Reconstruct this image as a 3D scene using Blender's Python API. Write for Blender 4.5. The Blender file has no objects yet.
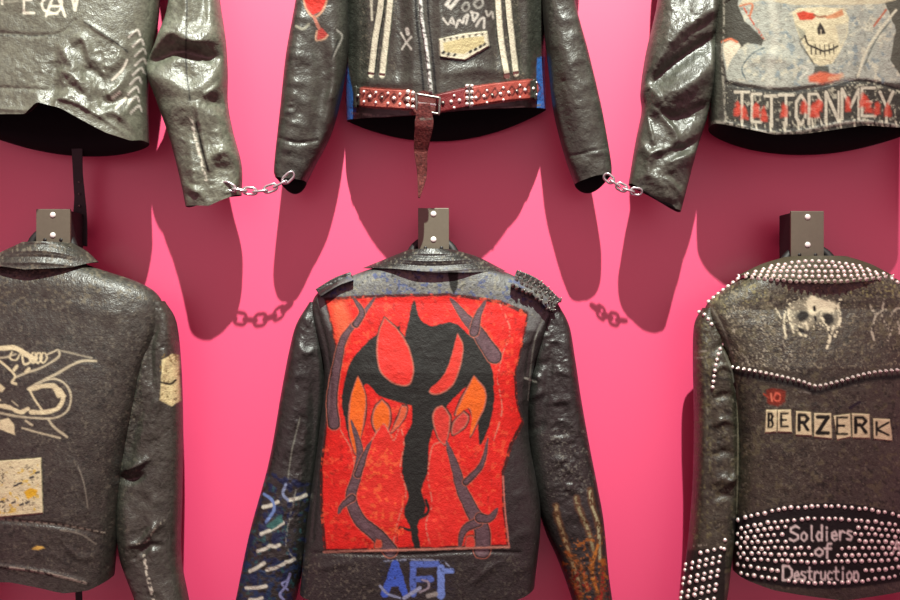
import bpy, math
import numpy as np
from mathutils import Vector, Matrix

# ------------------------------------------------------------------ camera, world, lights, exposure
SC = bpy.context.scene
COL = SC.collection
F, CD, CZ = 1000.0, 2.0, 1.5            # focal length in px of a 900 px frame, camera-wall distance, eye height

cam = bpy.data.cameras.new('camera'); cam.lens = 40.0; cam.sensor_width = 36.0
camo = bpy.data.objects.new('camera', cam); COL.objects.link(camo)
camo.location = (0, -CD, CZ); camo.rotation_euler = (math.pi / 2, 0, 0)
SC.camera = camo

world = bpy.data.worlds.new('gallery'); SC.world = world; world.use_nodes = True
world.node_tree.nodes['Background'].inputs['Color'].default_value = (1.0, 0.44, 0.54, 1)
world.node_tree.nodes['Background'].inputs['Strength'].default_value = 0.72

def spot(name, loc, target, power, size_deg, radius, color):
    l = bpy.data.lights.new(name, 'SPOT'); l.energy = power; l.spot_size = math.radians(size_deg)
    l.spot_blend = 0.9; l.shadow_soft_size = radius; l.color = color
    o = bpy.data.objects.new(name, l); COL.objects.link(o); o.location = loc
    o.rotation_euler = (Vector(target) - Vector(loc)).to_track_quat('-Z', 'Y').to_euler()
    return o
spot('track_spotlight', (0.36, -3.85, 7.45), (-0.06, 0.0, 2.42), 6500, 23, 0.05, (0.95, 1.0, 0.90))

SC.view_settings.view_transform = 'Standard'; SC.view_settings.look = 'None'
SC.view_settings.gamma = 1.0; SC.view_settings.use_curve_mapping = False
SC.view_settings.exposure = 0.0

rng = np.random.default_rng(7)

# ------------------------------------------------------------------ small helpers
def lin(c):
    c = np.asarray(c, float) / 255.0
    return np.where(c <= 0.04045, c / 12.92, ((c + 0.055) / 1.055) ** 2.4)

def W(px, py, d):
    k = (CD - d) / F
    return ((px - 450.0) * k, -d, CZ - (py - 300.0) * k)

def catmull(pts, n=12):
    P = np.asarray(pts, float)
    if len(P) < 3: 
        t = np.linspace(0, 1, n)[:, None]; return P[0] * (1 - t) + P[-1] * t
    Q = np.vstack([2 * P[0] - P[1], P, 2 * P[-1] - P[-2]])
    out = []
    for i in range(len(P) - 1):
        p0, p1, p2, p3 = Q[i:i + 4]
        t = np.linspace(0, 1, n, endpoint=False)[:, None]
        out.append(0.5 * ((2 * p1) + (-p0 + p2) * t + (2 * p0 - 5 * p1 + 4 * p2 - p3) * t ** 2 + (-p0 + 3 * p1 - 3 * p2 + p3) * t ** 3))
    out.append(P[-1:])
    return np.vstack(out)

def vnoise(shape, cell, seed):
    r = np.random.default_rng(seed)
    h, w = shape
    gh, gw = int(h / cell) + 4, int(w / cell) + 4
    g = r.random((gh, gw)) * 2 - 1
    y = np.arange(h) / cell; x = np.arange(w) / cell
    y0 = y.astype(int); x0 = x.astype(int); fy = y - y0; fx = x - x0
    fy = (fy * fy * (3 - 2 * fy))[:, None]; fx = (fx * fx * (3 - 2 * fx))[None, :]
    a = g[np.ix_(y0, x0)]; b = g[np.ix_(y0, x0 + 1)]; c = g[np.ix_(y0 + 1, x0)]; d = g[np.ix_(y0 + 1, x0 + 1)]
    return (a * (1 - fx) + b * fx) * (1 - fy) + (c * (1 - fx) + d * fx) * fy

def fbm(shape, cell, seed, octaves=4):
    s = np.zeros(shape); a = 1.0
    for k in range(octaves):
        s += a * vnoise(shape, max(cell, 1.01), seed + k * 17); a *= 0.5; cell *= 0.5
    return s / 1.8

# ------------------------------------------------------------------ paint canvas: albedo, gloss and relief of one jacket
class Canvas:
    S = 2
    def __init__(s, x0, y0, x1, y1, base, seed, mottle=0.35, relief=1.2, grain=0.25, alb=0.6):
        s.x0, s.y0 = x0, y0
        s.w, s.h = int((x1 - x0) * s.S), int((y1 - y0) * s.S)
        sh = (s.h, s.w); s.seed = seed
        n = fbm(sh, 50, seed) * 0.6 + fbm(sh, 7, seed + 3) * 0.5
        s.col = lin(base)[None, None, :] * np.clip(1 + mottle * n + 0.55 * fbm(sh, 4, seed + 21, 2), 0.2, 3)[..., None]
        s.gl = np.zeros(sh)                       # 0 leather .. 1 matt paint / cloth
        s.ht = (fbm(sh, 44, seed + 5) * relief + fbm(sh, 5, seed + 9, 2) * grain) * 1e-3
        s.alb = alb
        s.jit = fbm(sh, 9, seed + 11, 3)
        s.fine = fbm(sh, 3.5, seed + 13, 2)
    def box(s, pts, pad):
        P = (np.asarray(pts, float) - [s.x0, s.y0]) * s.S
        pad *= s.S
        a = np.floor(P.min(0) - pad).astype(int); b = np.ceil(P.max(0) + pad).astype(int)
        ax, ay = max(a[0], 0), max(a[1], 0); bx, by = min(b[0], s.w), min(b[1], s.h)
        if bx <= ax or by <= ay: return None
        X, Y = np.meshgrid(np.arange(ax, bx), np.arange(ay, by))
        return P, X.astype(float), Y.astype(float), (slice(ay, by), slice(ax, bx))
    @staticmethod
    def dist(P, X, Y):
        best = np.full(X.shape, 1e9); tt = np.zeros(X.shape); side = np.zeros(X.shape)
        L = np.r_[0, np.cumsum(np.hypot(*np.diff(P, axis=0).T))]; tot = max(L[-1], 1e-6)
        for i in range(len(P) - 1):
            ax, ay = P[i]; dx, dy = P[i + 1] - P[i]
            q = dx * dx + dy * dy + 1e-9
            t = np.clip(((X - ax) * dx + (Y - ay) * dy) / q, 0, 1)
            ex = X - ax - t * dx; ey = Y - ay - t * dy
            d = np.hypot(ex, ey); m = d < best
            best[m] = d[m]; tt[m] = ((L[i] + t * (L[i + 1] - L[i])) / tot)[m]; side[m] = np.sign(dx * ey - dy * ex)[m]
        return best, tt, side
    @staticmethod
    def inside(P, X, Y):
        m = np.zeros(X.shape, bool)
        for i in range(len(P)):
            x1, y1 = P[i]; x2, y2 = P[(i + 1) % len(P)]
            if y1 == y2: continue
            m ^= ((Y < y1) != (Y < y2)) & (X < (x2 - x1) * (Y - y1) / (y2 - y1) + x1)
        return m
    def _mix(s, sl, a, color, gloss, tex):
        c = lin(color)[None, None, :] * np.clip(1 + tex * (s.fine[sl] + s.jit[sl]), 0.25, 2.5)[..., None]
        s.col[sl] = s.col[sl] * (1 - a[..., None]) + c * a[..., None]
        if gloss is not None: s.gl[sl] = s.gl[sl] * (1 - a) + gloss * a
    def poly(s, pts, color, alpha=1.0, soft=0.6, wob=0.6, gloss=0.8, tex=0.12, smooth=False, raise_mm=0.0):
        if smooth: pts = catmull(list(pts) + [pts[0]], 8)
        r = s.box(pts, soft + wob + 2)
        if r is None: return
        P, X, Y, sl = r
        d, _, _ = s.dist(np.vstack([P, P[:1]]), X, Y)
        sd = np.where(s.inside(P, X, Y), -d, d) / s.S + s.jit[sl] * wob
        a = np.clip(0.5 - sd / max(soft * 2, 0.3), 0, 1) * alpha
        s._mix(sl, a, color, gloss, tex)
        if raise_mm: s.ht[sl] += a * raise_mm * 1e-3
    def stroke(s, pts, w, color, alpha=1.0, soft=0.5, wob=0.5, gloss=0.8, tex=0.12, smooth=True, taper=False, broken=0.0):
        if smooth and len(pts) > 2: pts = catmull(pts, 8)
        r = s.box(pts, w + soft + wob + 2)
        if r is None: return
        P, X, Y, sl = r
        d, t, _ = s.dist(P, X, Y)
        hw = w / 2 * (np.sqrt(np.clip(1 - t, 0, 1)) if taper else 1)
        sd = d / s.S - hw + s.jit[sl] * wob
        a = np.clip(0.5 - sd / max(soft * 2, 0.3), 0, 1) * alpha
        if broken: a = a * np.clip(1.2 + (s.fine[sl] + s.jit[sl]) * 3 - broken * 2, 0, 1)
        s._mix(sl, a, color, gloss, tex)
    def ridge(s, pts, wa, wb, mm, smooth=True, ends=0.5):
        """relief fold: wa = width on the upper side of a left-to-right fold, wb = on the lower side"""
        if smooth and len(pts) > 2: pts = catmull(pts, 8)
        r = s.box(pts, 2.6 * max(wa, wb) + 2)
        if r is None: return
        P, X, Y, sl = r
        d, t, side = s.dist(P, X, Y)
        w = np.where(side < 0, wa, wb) * s.S
        f = np.exp(-(d / w) ** 2)
        if ends: f = f * np.clip(np.sin(np.pi * np.clip(t, 0.02, 0.98)), 0, 1) ** ends
        s.ht[sl] += f * mm * 1e-3
    def splat(s, region, color, density, cell=6, seed=0, alpha=0.8, gloss=0.8):
        """worn flecks of colour inside a polygon"""
        r = s.box(region, 2)
        if r is None: return
        P, X, Y, sl = r
        m = s.inside(P, X, Y)
        n = fbm((s.h, s.w), cell, s.seed + 100 + seed, 3)[sl] + 0.25 * fbm((s.h, s.w), cell * 6, s.seed + 200 + seed, 2)[sl]
        a = np.clip((n - (0.60 - density)) * 5, 0, 1) * alpha * m
        s._mix(sl, a, color, gloss, 0.15)
    def noise_relief(s, region, cell, mm, seed, sx=1.0):
        r = s.box(region, 2)
        P, X, Y, sl = r
        d, _, _ = s.dist(np.vstack([P, P[:1]]), X, Y)
        m = np.where(s.inside(P, X, Y), np.clip(d / 20, 0, 1), 0)
        n = fbm((s.h, s.w), cell * 1.7, s.seed + 300 + seed, 2)[sl]
        n2 = fbm((s.h, s.w), cell * 0.9, s.seed + 400 + seed, 3)[sl]; w2 = np.clip(0.6 + fbm((s.h, s.w), cell * 3, s.seed + 500 + seed, 1)[sl] * 2, 0, 1)
        s.ht[sl] += m * (0.7 * n + 0.45 * w2 * (0.5 - 2 * np.abs(n2))) * mm * 1e-3
    def text(s, txt, x, y, w, h, adv, th, color, slant=0.0, dy=0.0, **k):
        for i, ch in enumerate(txt):
            for pl in FONT.get(ch, []):
                pts = [(x + i * adv + (p[0] + slant * (1 - p[1])) * w, y + i * dy + p[1] * h) for p in pl]
                s.stroke(pts, th, color, smooth=False, **k)
    def sample(s, px, py):
        u = np.clip((px - s.x0) * s.S, 0, s.w - 1.001); v = np.clip((py - s.y0) * s.S, 0, s.h - 1.001)
        i, j = v.astype(int), u.astype(int); fv, fu = v - i, u - j
        def b(A):
            e = A.ndim == 3
            a, c = (fv[..., None], fu[..., None]) if e else (fv, fu)
            return (A[i, j] * (1 - c) + A[i, j + 1] * c) * (1 - a) + (A[i + 1, j] * (1 - c) + A[i + 1, j + 1] * c) * a
        c, g, t = b(s.col), b(s.gl), b(s.ht)
        return c * (1 - (1 - s.alb) * np.clip(g / 0.8, 0, 1))[..., None], g, t

FONT = {
 'A': [[(0, 1), (.5, 0), (1, 1)], [(.2, .62), (.8, .62)]],
 'B': [[(0, 0), (0, 1), (.7, 1), (1, .8), (.7, .5), (0, .5)], [(0, 0), (.6, 0), (.9, .2), (.6, .5)]],
 'D': [[(0, 0), (0, 1), (.6, 1), (1, .7), (1, .3), (.6, 0), (0, 0)]],
 'E': [[(1, 0), (0, 0), (0, 1), (1, 1)], [(0, .5), (.7, .5)]],
 'F': [[(1, 0), (0, 0), (0, 1)], [(0, .5), (.75, .5)]],
 'H': [[(0, 0), (0, 1)], [(1, 0), (1, 1)], [(0, .5), (1, .5)]],
 'I': [[(.5, 0), (.5, 1)]],
 'K': [[(0, 0), (0, 1)], [(1, 0), (0, .55), (1, 1)]],
 'M': [[(0, 1), (0, 0), (.5, .6), (1, 0), (1, 1)]],
 'N': [[(0, 1), (0, 0), (1, 1), (1, 0)]],
 'O': [[(.5, 0), (.1, .25), (.1, .75), (.5, 1), (.9, .75), (.9, .25), (.5, 0)]],
 'R': [[(0, 1), (0, 0), (.7, 0), (1, .25), (.7, .5), (0, .5)], [(.45, .5), (1, 1)]],
 'S': [[(1, .12), (.6, 0), (.1, .15), (.1, .38), (.9, .62), (.9, .86), (.4, 1), (0, .88)]],
 'T': [[(0, 0), (1, 0)], [(.5, 0), (.5, 1)]],
 'U': [[(0, 0), (0, .8), (.5, 1), (1, .8), (1, 0)]],
 'V': [[(0, 0), (.5, 1), (1, 0)]],
 'Y': [[(0, 0), (.5, .5), (1, 0)], [(.5, .5), (.5, 1)]],
 'Z': [[(0, 0), (1, 0), (0, 1), (1, 1)]],
 'o': [[(.5, .4), (.05, .6), (.05, .85), (.5, 1), (.95, .85), (.95, .6), (.5, .4)]],
 'l': [[(.5, 0), (.5, .95), (.7, 1)]],
 'd': [[(.95, 0), (.95, 1)], [(.95, .5), (.4, .42), (.05, .7), (.4, 1), (.95, .9)]],
 'i': [[(.5, .42), (.5, 1)], [(.5, .12), (.5, .2)]],
 'e': [[(.05, .7), (.95, .68), (.6, .4), (.1, .55), (.1, .85), (.5, 1), (.95, .9)]],
 'r': [[(.15, .42), (.15, 1)], [(.15, .6), (.6, .4), (.95, .5)]],
 's': [[(.9, .45), (.3, .4), (.1, .55), (.9, .8), (.7, 1), (.05, .95)]],
 'f': [[(.9, .05), (.5, .05), (.4, .3), (.4, 1.15)], [(.05, .42), (.85, .42)]],
 't': [[(.45, .1), (.45, .9), (.9, 1)], [(.05, .4), (.9, .4)]],
 'u': [[(.1, .42), (.1, .9), (.5, 1), (.9, .85)], [(.9, .42), (.9, 1)]],
 'c': [[(.95, .5), (.5, .4), (.05, .65), (.3, 1), (.95, .92)]],
 'n': [[(.1, 1), (.1, .42)], [(.1, .55), (.6, .4), (.9, .6), (.9, 1)]],
}

# ------------------------------------------------------------------ materials
def principled(name):
    m = bpy.data.materials.new(name); m.use_nodes = True
    nt = m.node_tree; return m, nt, nt.nodes['Principled BSDF']

def leather_material():
    m, nt, p = principled('painted_leather')
    at = nt.nodes.new('ShaderNodeAttribute'); at.attribute_name = 'Paint'
    tc = nt.nodes.new('ShaderNodeTexCoord')
    n1 = nt.nodes.new('ShaderNodeTexNoise'); n1.inputs['Scale'].default_value = 150; n1.inputs['Detail'].default_value = 4
    v1 = nt.nodes.new('ShaderNodeTexVoronoi'); v1.inputs['Scale'].default_value = 330
    nt.links.new(tc.outputs['Object'], n1.inputs['Vector']); nt.links.new(tc.outputs['Object'], v1.inputs['Vector'])
    ad = nt.nodes.new('ShaderNodeMath'); ad.operation = 'MULTIPLY_ADD'; ad.inputs[1].default_value = 0.5
    nt.links.new(v1.outputs['Distance'], ad.inputs[0]); nt.links.new(n1.outputs['Fac'], ad.inputs[2])
    bp = nt.nodes.new('ShaderNodeBump'); bp.inputs['Strength'].default_value = 0.5; bp.inputs['Distance'].default_value = 0.0016
    nt.links.new(ad.outputs[0], bp.inputs['Height'])
    mr = nt.nodes.new('ShaderNodeMapRange'); mr.inputs['To Min'].default_value = 0.43; mr.inputs['To Max'].default_value = 0.72
    nt.links.new(at.outputs['Alpha'], mr.inputs['Value'])
    rn = nt.nodes.new('ShaderNodeMath'); rn.operation = 'MULTIPLY_ADD'; rn.inputs[1].default_value = 0.4; rn.use_clamp = True
    n2 = nt.nodes.new('ShaderNodeTexNoise'); n2.inputs['Scale'].default_value = 45; n2.inputs['Detail'].default_value = 3
    nt.links.new(tc.outputs['Object'], n2.inputs['Vector'])
    sb = nt.nodes.new('ShaderNodeMath'); sb.operation = 'SUBTRACT'; sb.inputs[1].default_value = 0.5
    nt.links.new(n2.outputs['Fac'], sb.inputs[0]); nt.links.new(sb.outputs[0], rn.inputs[0]); nt.links.new(mr.outputs['Result'], rn.inputs[2])
    sp = nt.nodes.new('ShaderNodeMapRange'); sp.inputs['To Min'].default_value = 0.6; sp.inputs['To Max'].default_value = 0.18
    nt.links.new(at.outputs['Alpha'], sp.inputs['Value'])
    nt.links.new(at.outputs['Color'], p.inputs['Base Color']); nt.links.new(rn.outputs[0], p.inputs['Roughness'])
    nt.links.new(sp.outputs['Result'], p.inputs['Specular IOR Level']); nt.links.new(bp.outputs['Normal'], p.inputs['Normal'])
    return m

def simple(name, rgb, rough, metal=0.0, spec=0.5, noise=0.15, scale=60, bump=0.0):
    m, nt, p = principled(name)
    tc = nt.nodes.new('ShaderNodeTexCoord'); n = nt.nodes.new('ShaderNodeTexNoise')
    n.inputs['Scale'].default_value = scale; n.inputs['Detail'].default_value = 4
    nt.links.new(tc.outputs['Object'], n.inputs['Vector'])
    r = nt.nodes.new('ShaderNodeMapRange'); r.inputs['To Min'].default_value = 1 - noise; r.inputs['To Max'].default_value = 1 + noise
    nt.links.new(n.outputs['Fac'], r.inputs['Value'])
    mx = nt.nodes.new('ShaderNodeVectorMath'); mx.operation = 'SCALE'; c = lin(rgb)
    mx.inputs[0].default_value = tuple(c); nt.links.new(r.outputs['Result'], mx.inputs['Scale'])
    nt.links.new(mx.outputs['Vector'], p.inputs['Base Color'])
    p.inputs['Roughness'].default_value = rough; p.inputs['Metallic'].default_value = metal; p.inputs['Specular IOR Level'].default_value = spec
    if bump:
        b = nt.nodes.new('ShaderNodeBump'); b.inputs['Strength'].default_value = 0.4; b.inputs['Distance'].default_value = bump
        nt.links.new(n.outputs['Fac'], b.inputs['Height']); nt.links.new(b.outputs['Normal'], p.inputs['Normal'])
    return m

LEATHER = leather_material()
M_LINING = simple('black_lining', (14, 13, 14), 0.8, spec=0.2)
M_BLACK = simple('black_leather_strap', (22, 20, 20), 0.5, bump=0.001, scale=200)
M_STEEL = simple('chain_steel', (205, 205, 205), 0.25, metal=0.85)
M_STUD = simple('nickel_stud', (235, 228, 218), 0.34, metal=0.55, spec=0.8, noise=0.25, scale=90)
M_DARKSTUD = simple('dark_stud', (120, 118, 112), 0.35, metal=0.8)
M_BRACKET = simple('bronze_grey_metal', (98, 94, 80), 0.42, metal=0.25, noise=0.12, scale=180)
M_BRACKETSIDE = simple('bracket_black', (14, 13, 13), 0.6)
M_SCREW = simple('screw_head', (235, 235, 228), 0.35, metal=0.3)
M_HOLE = simple('screw_dark', (12, 12, 12), 0.5)
M_WALL = simple('magenta_wall_paint', (220, 63, 108), 0.40, spec=0.78, noise=0.05, scale=2.2)
M_WALL.node_tree.nodes['Principled BSDF'].inputs['IOR'].default_value = 1.9
M_FLOOR = simple('grey_gallery_floor', (96, 92, 92), 0.5, noise=0.2, scale=6)

# ------------------------------------------------------------------ mesh helpers
def mesh_obj(name, V, Fc, mat, parent=None, org=(0, 0, 0), paint=None, smooth=True):
    V = np.asarray(V, np.float32) - np.asarray(org, np.float32)
    me = bpy.data.meshes.new(name)
    if isinstance(Fc, np.ndarray) and Fc.ndim == 2:
        n, k = Fc.shape
        me.vertices.add(len(V)); me.vertices.foreach_set('co', V.ravel())
        me.loops.add(n * k); me.loops.foreach_set('vertex_index', Fc.astype(np.int32).ravel())
        me.polygons.add(n); me.polygons.foreach_set('loop_start', np.arange(0, n * k, k, dtype=np.int32))
        me.polygons.foreach_set('loop_total', np.full(n, k, np.int32))
        me.update(calc_edges=True)
    else:
        me.from_pydata(V.tolist(), [], [list(map(int, f)) for f in Fc]); me.update()
    me.polygons.foreach_set('use_smooth', np.full(len(me.polygons), smooth))
    if paint is not None:
        a = me.attributes.new('Paint', 'FLOAT_COLOR', 'POINT')
        a.data.foreach_set('color', np.asarray(paint, np.float32).ravel())
    me.materials.append(mat)
    o = bpy.data.objects.new(name, me); COL.objects.link(o)
    if parent is not None: o.parent = parent
    else: o.location = org
    return o

def grid_faces(nr, nc, wrap, off=0):
    i = np.arange(nr - 1)[:, None]; j = np.arange(nc if wrap else nc - 1)[None, :]
    a = i * nc + j; b = (i + 1) * nc + j; c = (i + 1) * nc + (j + 1) % nc; d = i * nc + (j + 1) % nc
    return np.stack([a, b, c, d], -1).reshape(-1, 4) + off

def tag(o, label, cat, group=None, kind=None):
    if label: o['label'] = label
    if cat: o['category'] = cat
    if group: o['group'] = group
    if kind: o['kind'] = kind
    return o

def empty(name, loc):
    o = bpy.data.objects.new(name, None); COL.objects.link(o); o.location = loc; o.empty_display_size = 0.05
    return o

class Jacket:
    def __init__(s, label, px, py, canvas):
        s.org = W(px, py, 0.12)
        s.root = empty('leather_jacket', s.org); tag(s.root, label, 'jacket', 'painted leather jackets hung on the magenta wall')
        s.cv = canvas; s.studs = []

class Piece:
    """a closed tube of leather between a left and a right outline (photo pixels at the piece's own depth)"""
    def __init__(s, J, name, L, R, dc=0.12, t=0.08, tb=None, n=2.6, step=1.0, hem=None, hemback=0.0, lining=True, parent=None,
                 hem_from=0.55, pad=0.0, lining_to=0.45, label=None, fold=1.0):
        s.J = J; cv = J.cv
        L = np.asarray(L, float); R = np.asarray(R, float); m = len(L)
        def dens(P): return catmull(P, 40)
        Ld, Rd = dens(L), dens(R); N = len(Ld); ci = np.linspace(0, m - 1, N)
        def prof(v): return np.interp(ci, np.arange(m), np.broadcast_to(np.asarray(v, float), (m,)) if np.ndim(v) == 0 else np.asarray(v, float))
        dcs, ts = prof(dc), prof(t); tbs = prof(tb) if tb is not None else ts * 0.9
        seg = 0.5 * (np.hypot(*np.diff(Ld, axis=0).T) + np.hypot(*np.diff(Rd, axis=0).T))
        mid = 0.5 * (Ld[:-1, 1] + Rd[:-1, 1]); seg = seg * np.where((mid < -20) | (mid > 625), 0.3, 1.0)
        cum = np.r_[0, np.cumsum(seg)]
        nv = int(cum[-1] / step) + 2
        ve = np.linspace(0, cum[-1], nv)
        ip = lambda A: np.interp(ve, cum, A)
        Lx, Ly, Rx, Ry, D, T, TB = ip(Ld[:, 0]), ip(Ld[:, 1]), ip(Rd[:, 0]), ip(Rd[:, 1]), ip(dcs), ip(ts), ip(tbs)
        vn = ve / cum[-1]
        wmax = np.hypot(Rx - Lx, Ry - Ly).max()
        nu = int(wmax / step * 1.1) + 8; nb = max(24, int(nu / 5))
        a = np.linspace(-1, 1, nu); sf = 0.55 * a + 0.45 * np.sin(a * np.pi / 2)
        b = np.linspace(0, np.pi, nb + 2)[1:-1]; sb = np.cos(b)
        S_ = np.r_[sf, sb]; front = np.r_[np.ones(nu, bool), np.zeros(nb, bool)]
        prf = np.clip(1 - np.abs(S_) ** n, 0, 1) ** (1 / n)
        d = np.where(front[None], D[:, None] + T[:, None] * prf[None], D[:, None] - TB[:, None] * prf[None])
        u = (S_ + 1) / 2
        PX = Lx[:, None] + (Rx - Lx)[:, None] * u; PY = Ly[:, None] + (Ry - Ly)[:, None] * u
        w = np.clip((vn - hem_from) / (1 - hem_from), 0, 1) ** 2
        if hem is not None:
            hd = np.interp(S_, [q[0] for q in hem], [q[1] for q in hem]); kk = max(3, nu // 40) | 1
            hd[:nu] = np.convolve(np.pad(hd[:nu], kk // 2, mode='edge'), np.ones(kk) / kk, 'valid')
            PY = PY + w[:, None] * np.where(front, hd, hemback * (1 - S_ ** 2))[None]
        k = (CD - D[:, None]) / F
        X = (PX - 450) * k; Z = CZ - (PY - 300) * k
        # relief, read where the camera would see the vertex
        def proj(X, Z, d): return 450 + X * F / (CD - d), 300 - (Z - CZ) * F / (CD - d)
        qx, qy = proj(X, Z, d)
        _, _, h = cv.sample(qx, qy)
        d = d + np.where(front, h * (1 - np.abs(S_) ** 8) * fold, 0)
        qx, qy = proj(X, Z, d)
        col, gl, _ = cv.sample(qx, qy)
        bc = lin((30, 29, 27))
        col = np.where(front[None, :, None], col, bc); gl = np.where(front[None], gl, 0)
        nc = nu + nb
        V = np.stack([X, -d, Z], -1).reshape(-1, 3)
        s.o = mesh_obj(name, V, grid_faces(nv, nc, True), LEATHER, parent or J.root, J.org, np.concatenate([col, gl[..., None]], -1).reshape(-1, 4))
        if label: s.o['label'] = label
        s.qx, s.qy, s.d, s.X, s.Z = (A[:, :nu] for A in (qx, qy, d, X, Z))
        P3 = np.stack([s.X, -s.d, s.Z], -1)
        du = np.gradient(P3, axis=1); dv = np.gradient(P3, axis=0)
        nm = np.cross(dv, du); nm /= np.linalg.norm(nm, axis=-1, keepdims=True) + 1e-9
        s.nm = nm
        if lining:                                # the inside of the hem or cuff, seen from below
            rows = [nv - 1] + list(range(nv - 1, int(nv * lining_to), -6))
            PV = []
            cx = X.mean(1); cd = D
            for r_i, r in enumerate(rows):
                f = 1.0 if r_i == 0 else (0.965 if r_i == 1 else 0.9)
                x = cx[r] + (X[r] - cx[r]) * f
                base = np.where(front, D[r] + T[r] * prf, D[r] - TB[r] * prf) if r_i else d[r]
                dd = base if r_i == 0 else cd[r] + (base - cd[r]) * (0.9 if r_i == 1 else 0.72)
                PV.append(np.stack([x, -dd, Z[r] + (0 if r_i != 1 else 0.001)], -1)[::2])
            PV = np.array(PV); nn = PV.shape[1]
            mesh_obj('lining', PV.reshape(-1, 3), grid_faces(len(rows), nn, True), M_LINING, s.o, J.org)
    def at(s, px, py, off=0.0):
        i = np.argmin((s.qx - px) ** 2 + (s.qy - py) ** 2)
        n = s.nm.reshape(-1, 3)[i]; d = s.d.reshape(-1)[i] + off
        return np.array(W(px, py, d)), n, d

def depth_at(pc, PX, PY):
    qx, qy, d = pc.qx.ravel(), pc.qy.ravel(), pc.d.ravel()
    out = np.empty(len(PX))
    m = (qx > PX.min() - 6) & (qx < PX.max() + 6) & (qy > PY.min() - 6) & (qy < PY.max() + 6)
    if m.sum() < 4: m[:] = True
    qx, qy, d = qx[m], qy[m], d[m]
    for a in range(0, len(PX), 200):
        b = slice(a, a + 200)
        out[b] = d[np.argmin((PX[b, None] - qx) ** 2 + (PY[b, None] - qy) ** 2, axis=1)]
    return out

def ribbon(J, pc, name, pts, width, thick=0.002, off=0.0004, parent=None, mat=None, label=None, smooth=True, depth=None, widths=None, round_=0.0, step=1.2):
    """a strap lying on a piece (or at its own depth), a closed body of its own thickness"""
    P = catmull(pts, 30) if smooth and len(pts) > 2 else np.asarray(pts, float)
    L = np.r_[0, np.cumsum(np.hypot(*np.diff(P, axis=0).T))]
    n = max(3, int(L[-1] / step) + 1); t = np.linspace(0, L[-1], n)
    P = np.stack([np.interp(t, L, P[:, 0]), np.interp(t, L, P[:, 1])], 1)
    T = np.gradient(P, axis=0); T /= np.linalg.norm(T, axis=1, keepdims=True)
    Nn = np.stack([-T[:, 1], T[:, 0]], 1)
    wd = np.full(n, width) if widths is None else np.interp(np.linspace(0, 1, n), np.linspace(0, 1, len(widths)), widths)
    m = max(4, int(wd.max() / step) + 2)
    s = np.linspace(-0.5, 0.5, m)
    G = P[:, None] + Nn[:, None] * (s[None, :, None] * wd[:, None, None])
    gx, gy = G[..., 0].ravel(), G[..., 1].ravel()
    if depth is None: d0 = depth_at(pc, gx, gy).reshape(n, m)
    else: d0 = np.repeat(np.interp(np.linspace(0, 1, n), np.linspace(0, 1, len(depth)), depth)[:, None], m, 1)
    if depth is None and n > 4:
        k = np.array([.25, .5, .25]); e = np.pad(d0, ((1, 1), (0, 0)), mode='edge'); d0 = e[:-2] * .25 + e[1:-1] * .5 + e[2:] * .25
    top = d0 + off + thick * (1 - round_ * (2 * s[None]) ** 4); bot = d0 - 0.0015
    col, gl, _ = J.cv.sample(gx, gy)
    def wv(d): return np.stack([(G[..., 0] - 450) * (CD - d) / F, -d, CZ - (G[..., 1] - 300) * (CD - d) / F], -1)
    ring = np.concatenate([wv(top), wv(bot)[:, ::-1]], 1)
    nc = 2 * m
    V = ring.reshape(-1, 3)
    Fc = [list(f[::-1]) for f in grid_faces(n, nc, True)]
    Fc.append(list(range(nc))); Fc.append(list(range((n - 1) * nc, n * nc))[::-1])
    c4 = np.concatenate([col, gl[:, None]], 1).reshape(n, m, 4); c4 = np.concatenate([c4, c4[:, ::-1]], 1).reshape(-1, 4)
    o = mesh_obj(name, V, Fc, mat or LEATHER, parent or pc.o, J.org, c4 if mat is None else None)
    fix_normals(o)
    if label: o['label'] = label
    return o

def fix_normals(o):
    import bmesh
    bm = bmesh.new(); bm.from_mesh(o.data); bmesh.ops.recalc_face_normals(bm, faces=bm.faces); bm.to_mesh(o.data); bm.free()

def plate(J, pc, name, pts, thick=0.0025, parent=None, label=None, smooth=False, step=1.2, mat=None):
    """a sewn-on patch following the leather under it"""
    P = np.asarray(pts, float)
    Q = catmull(list(P) + [P[0]], 10) if smooth else np.vstack([P, P[:1]])
    L = np.r_[0, np.cumsum(np.hypot(*np.diff(Q, axis=0).T))]; n = max(12, int(L[-1] / step)); t = np.linspace(0, L[-1], n, endpoint=False)
    E = np.stack([np.interp(t, L, Q[:, 0]), np.interp(t, L, Q[:, 1])], 1); c = E.mean(0)
    rad = np.hypot(*(E - c).T).max(); nr = max(3, int(rad / step))
    fr = np.linspace(0.02, 1, nr)
    G = c + (E - c)[None] * fr[:, None, None]
    d = depth_at(pc, G[..., 0].ravel(), G[..., 1].ravel()).reshape(nr, n)
    dt = d + thick; dt[-1] = d[-1] + thick * 0.8
    col, gl, _ = J.cv.sample(G[..., 0].ravel(), G[..., 1].ravel())
    def wv(G, d): return np.stack([(G[..., 0] - 450) * (CD - d) / F, -d, CZ - (G[..., 1] - 300) * (CD - d) / F], -1)
    V = np.concatenate([wv(G, dt), wv(G[-1:], d[-1:] - 0.002)], 0)
    Fc = [list(f) for f in grid_faces(nr + 1, n, True)] + [list(range(n))]
    Fc.append(list(range(nr * n, (nr + 1) * n))[::-1])
    c4 = np.concatenate([col, gl[:, None]], 1).reshape(nr, n, 4); c4 = np.concatenate([c4, c4[-1:]], 0).reshape(-1, 4)
    o = mesh_obj(name, V.reshape(-1, 3), Fc, mat or LEATHER, parent or pc.o, J.org, c4 if mat is None else None)
    fix_normals(o)
    if label: o['label'] = label
    return o

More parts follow.
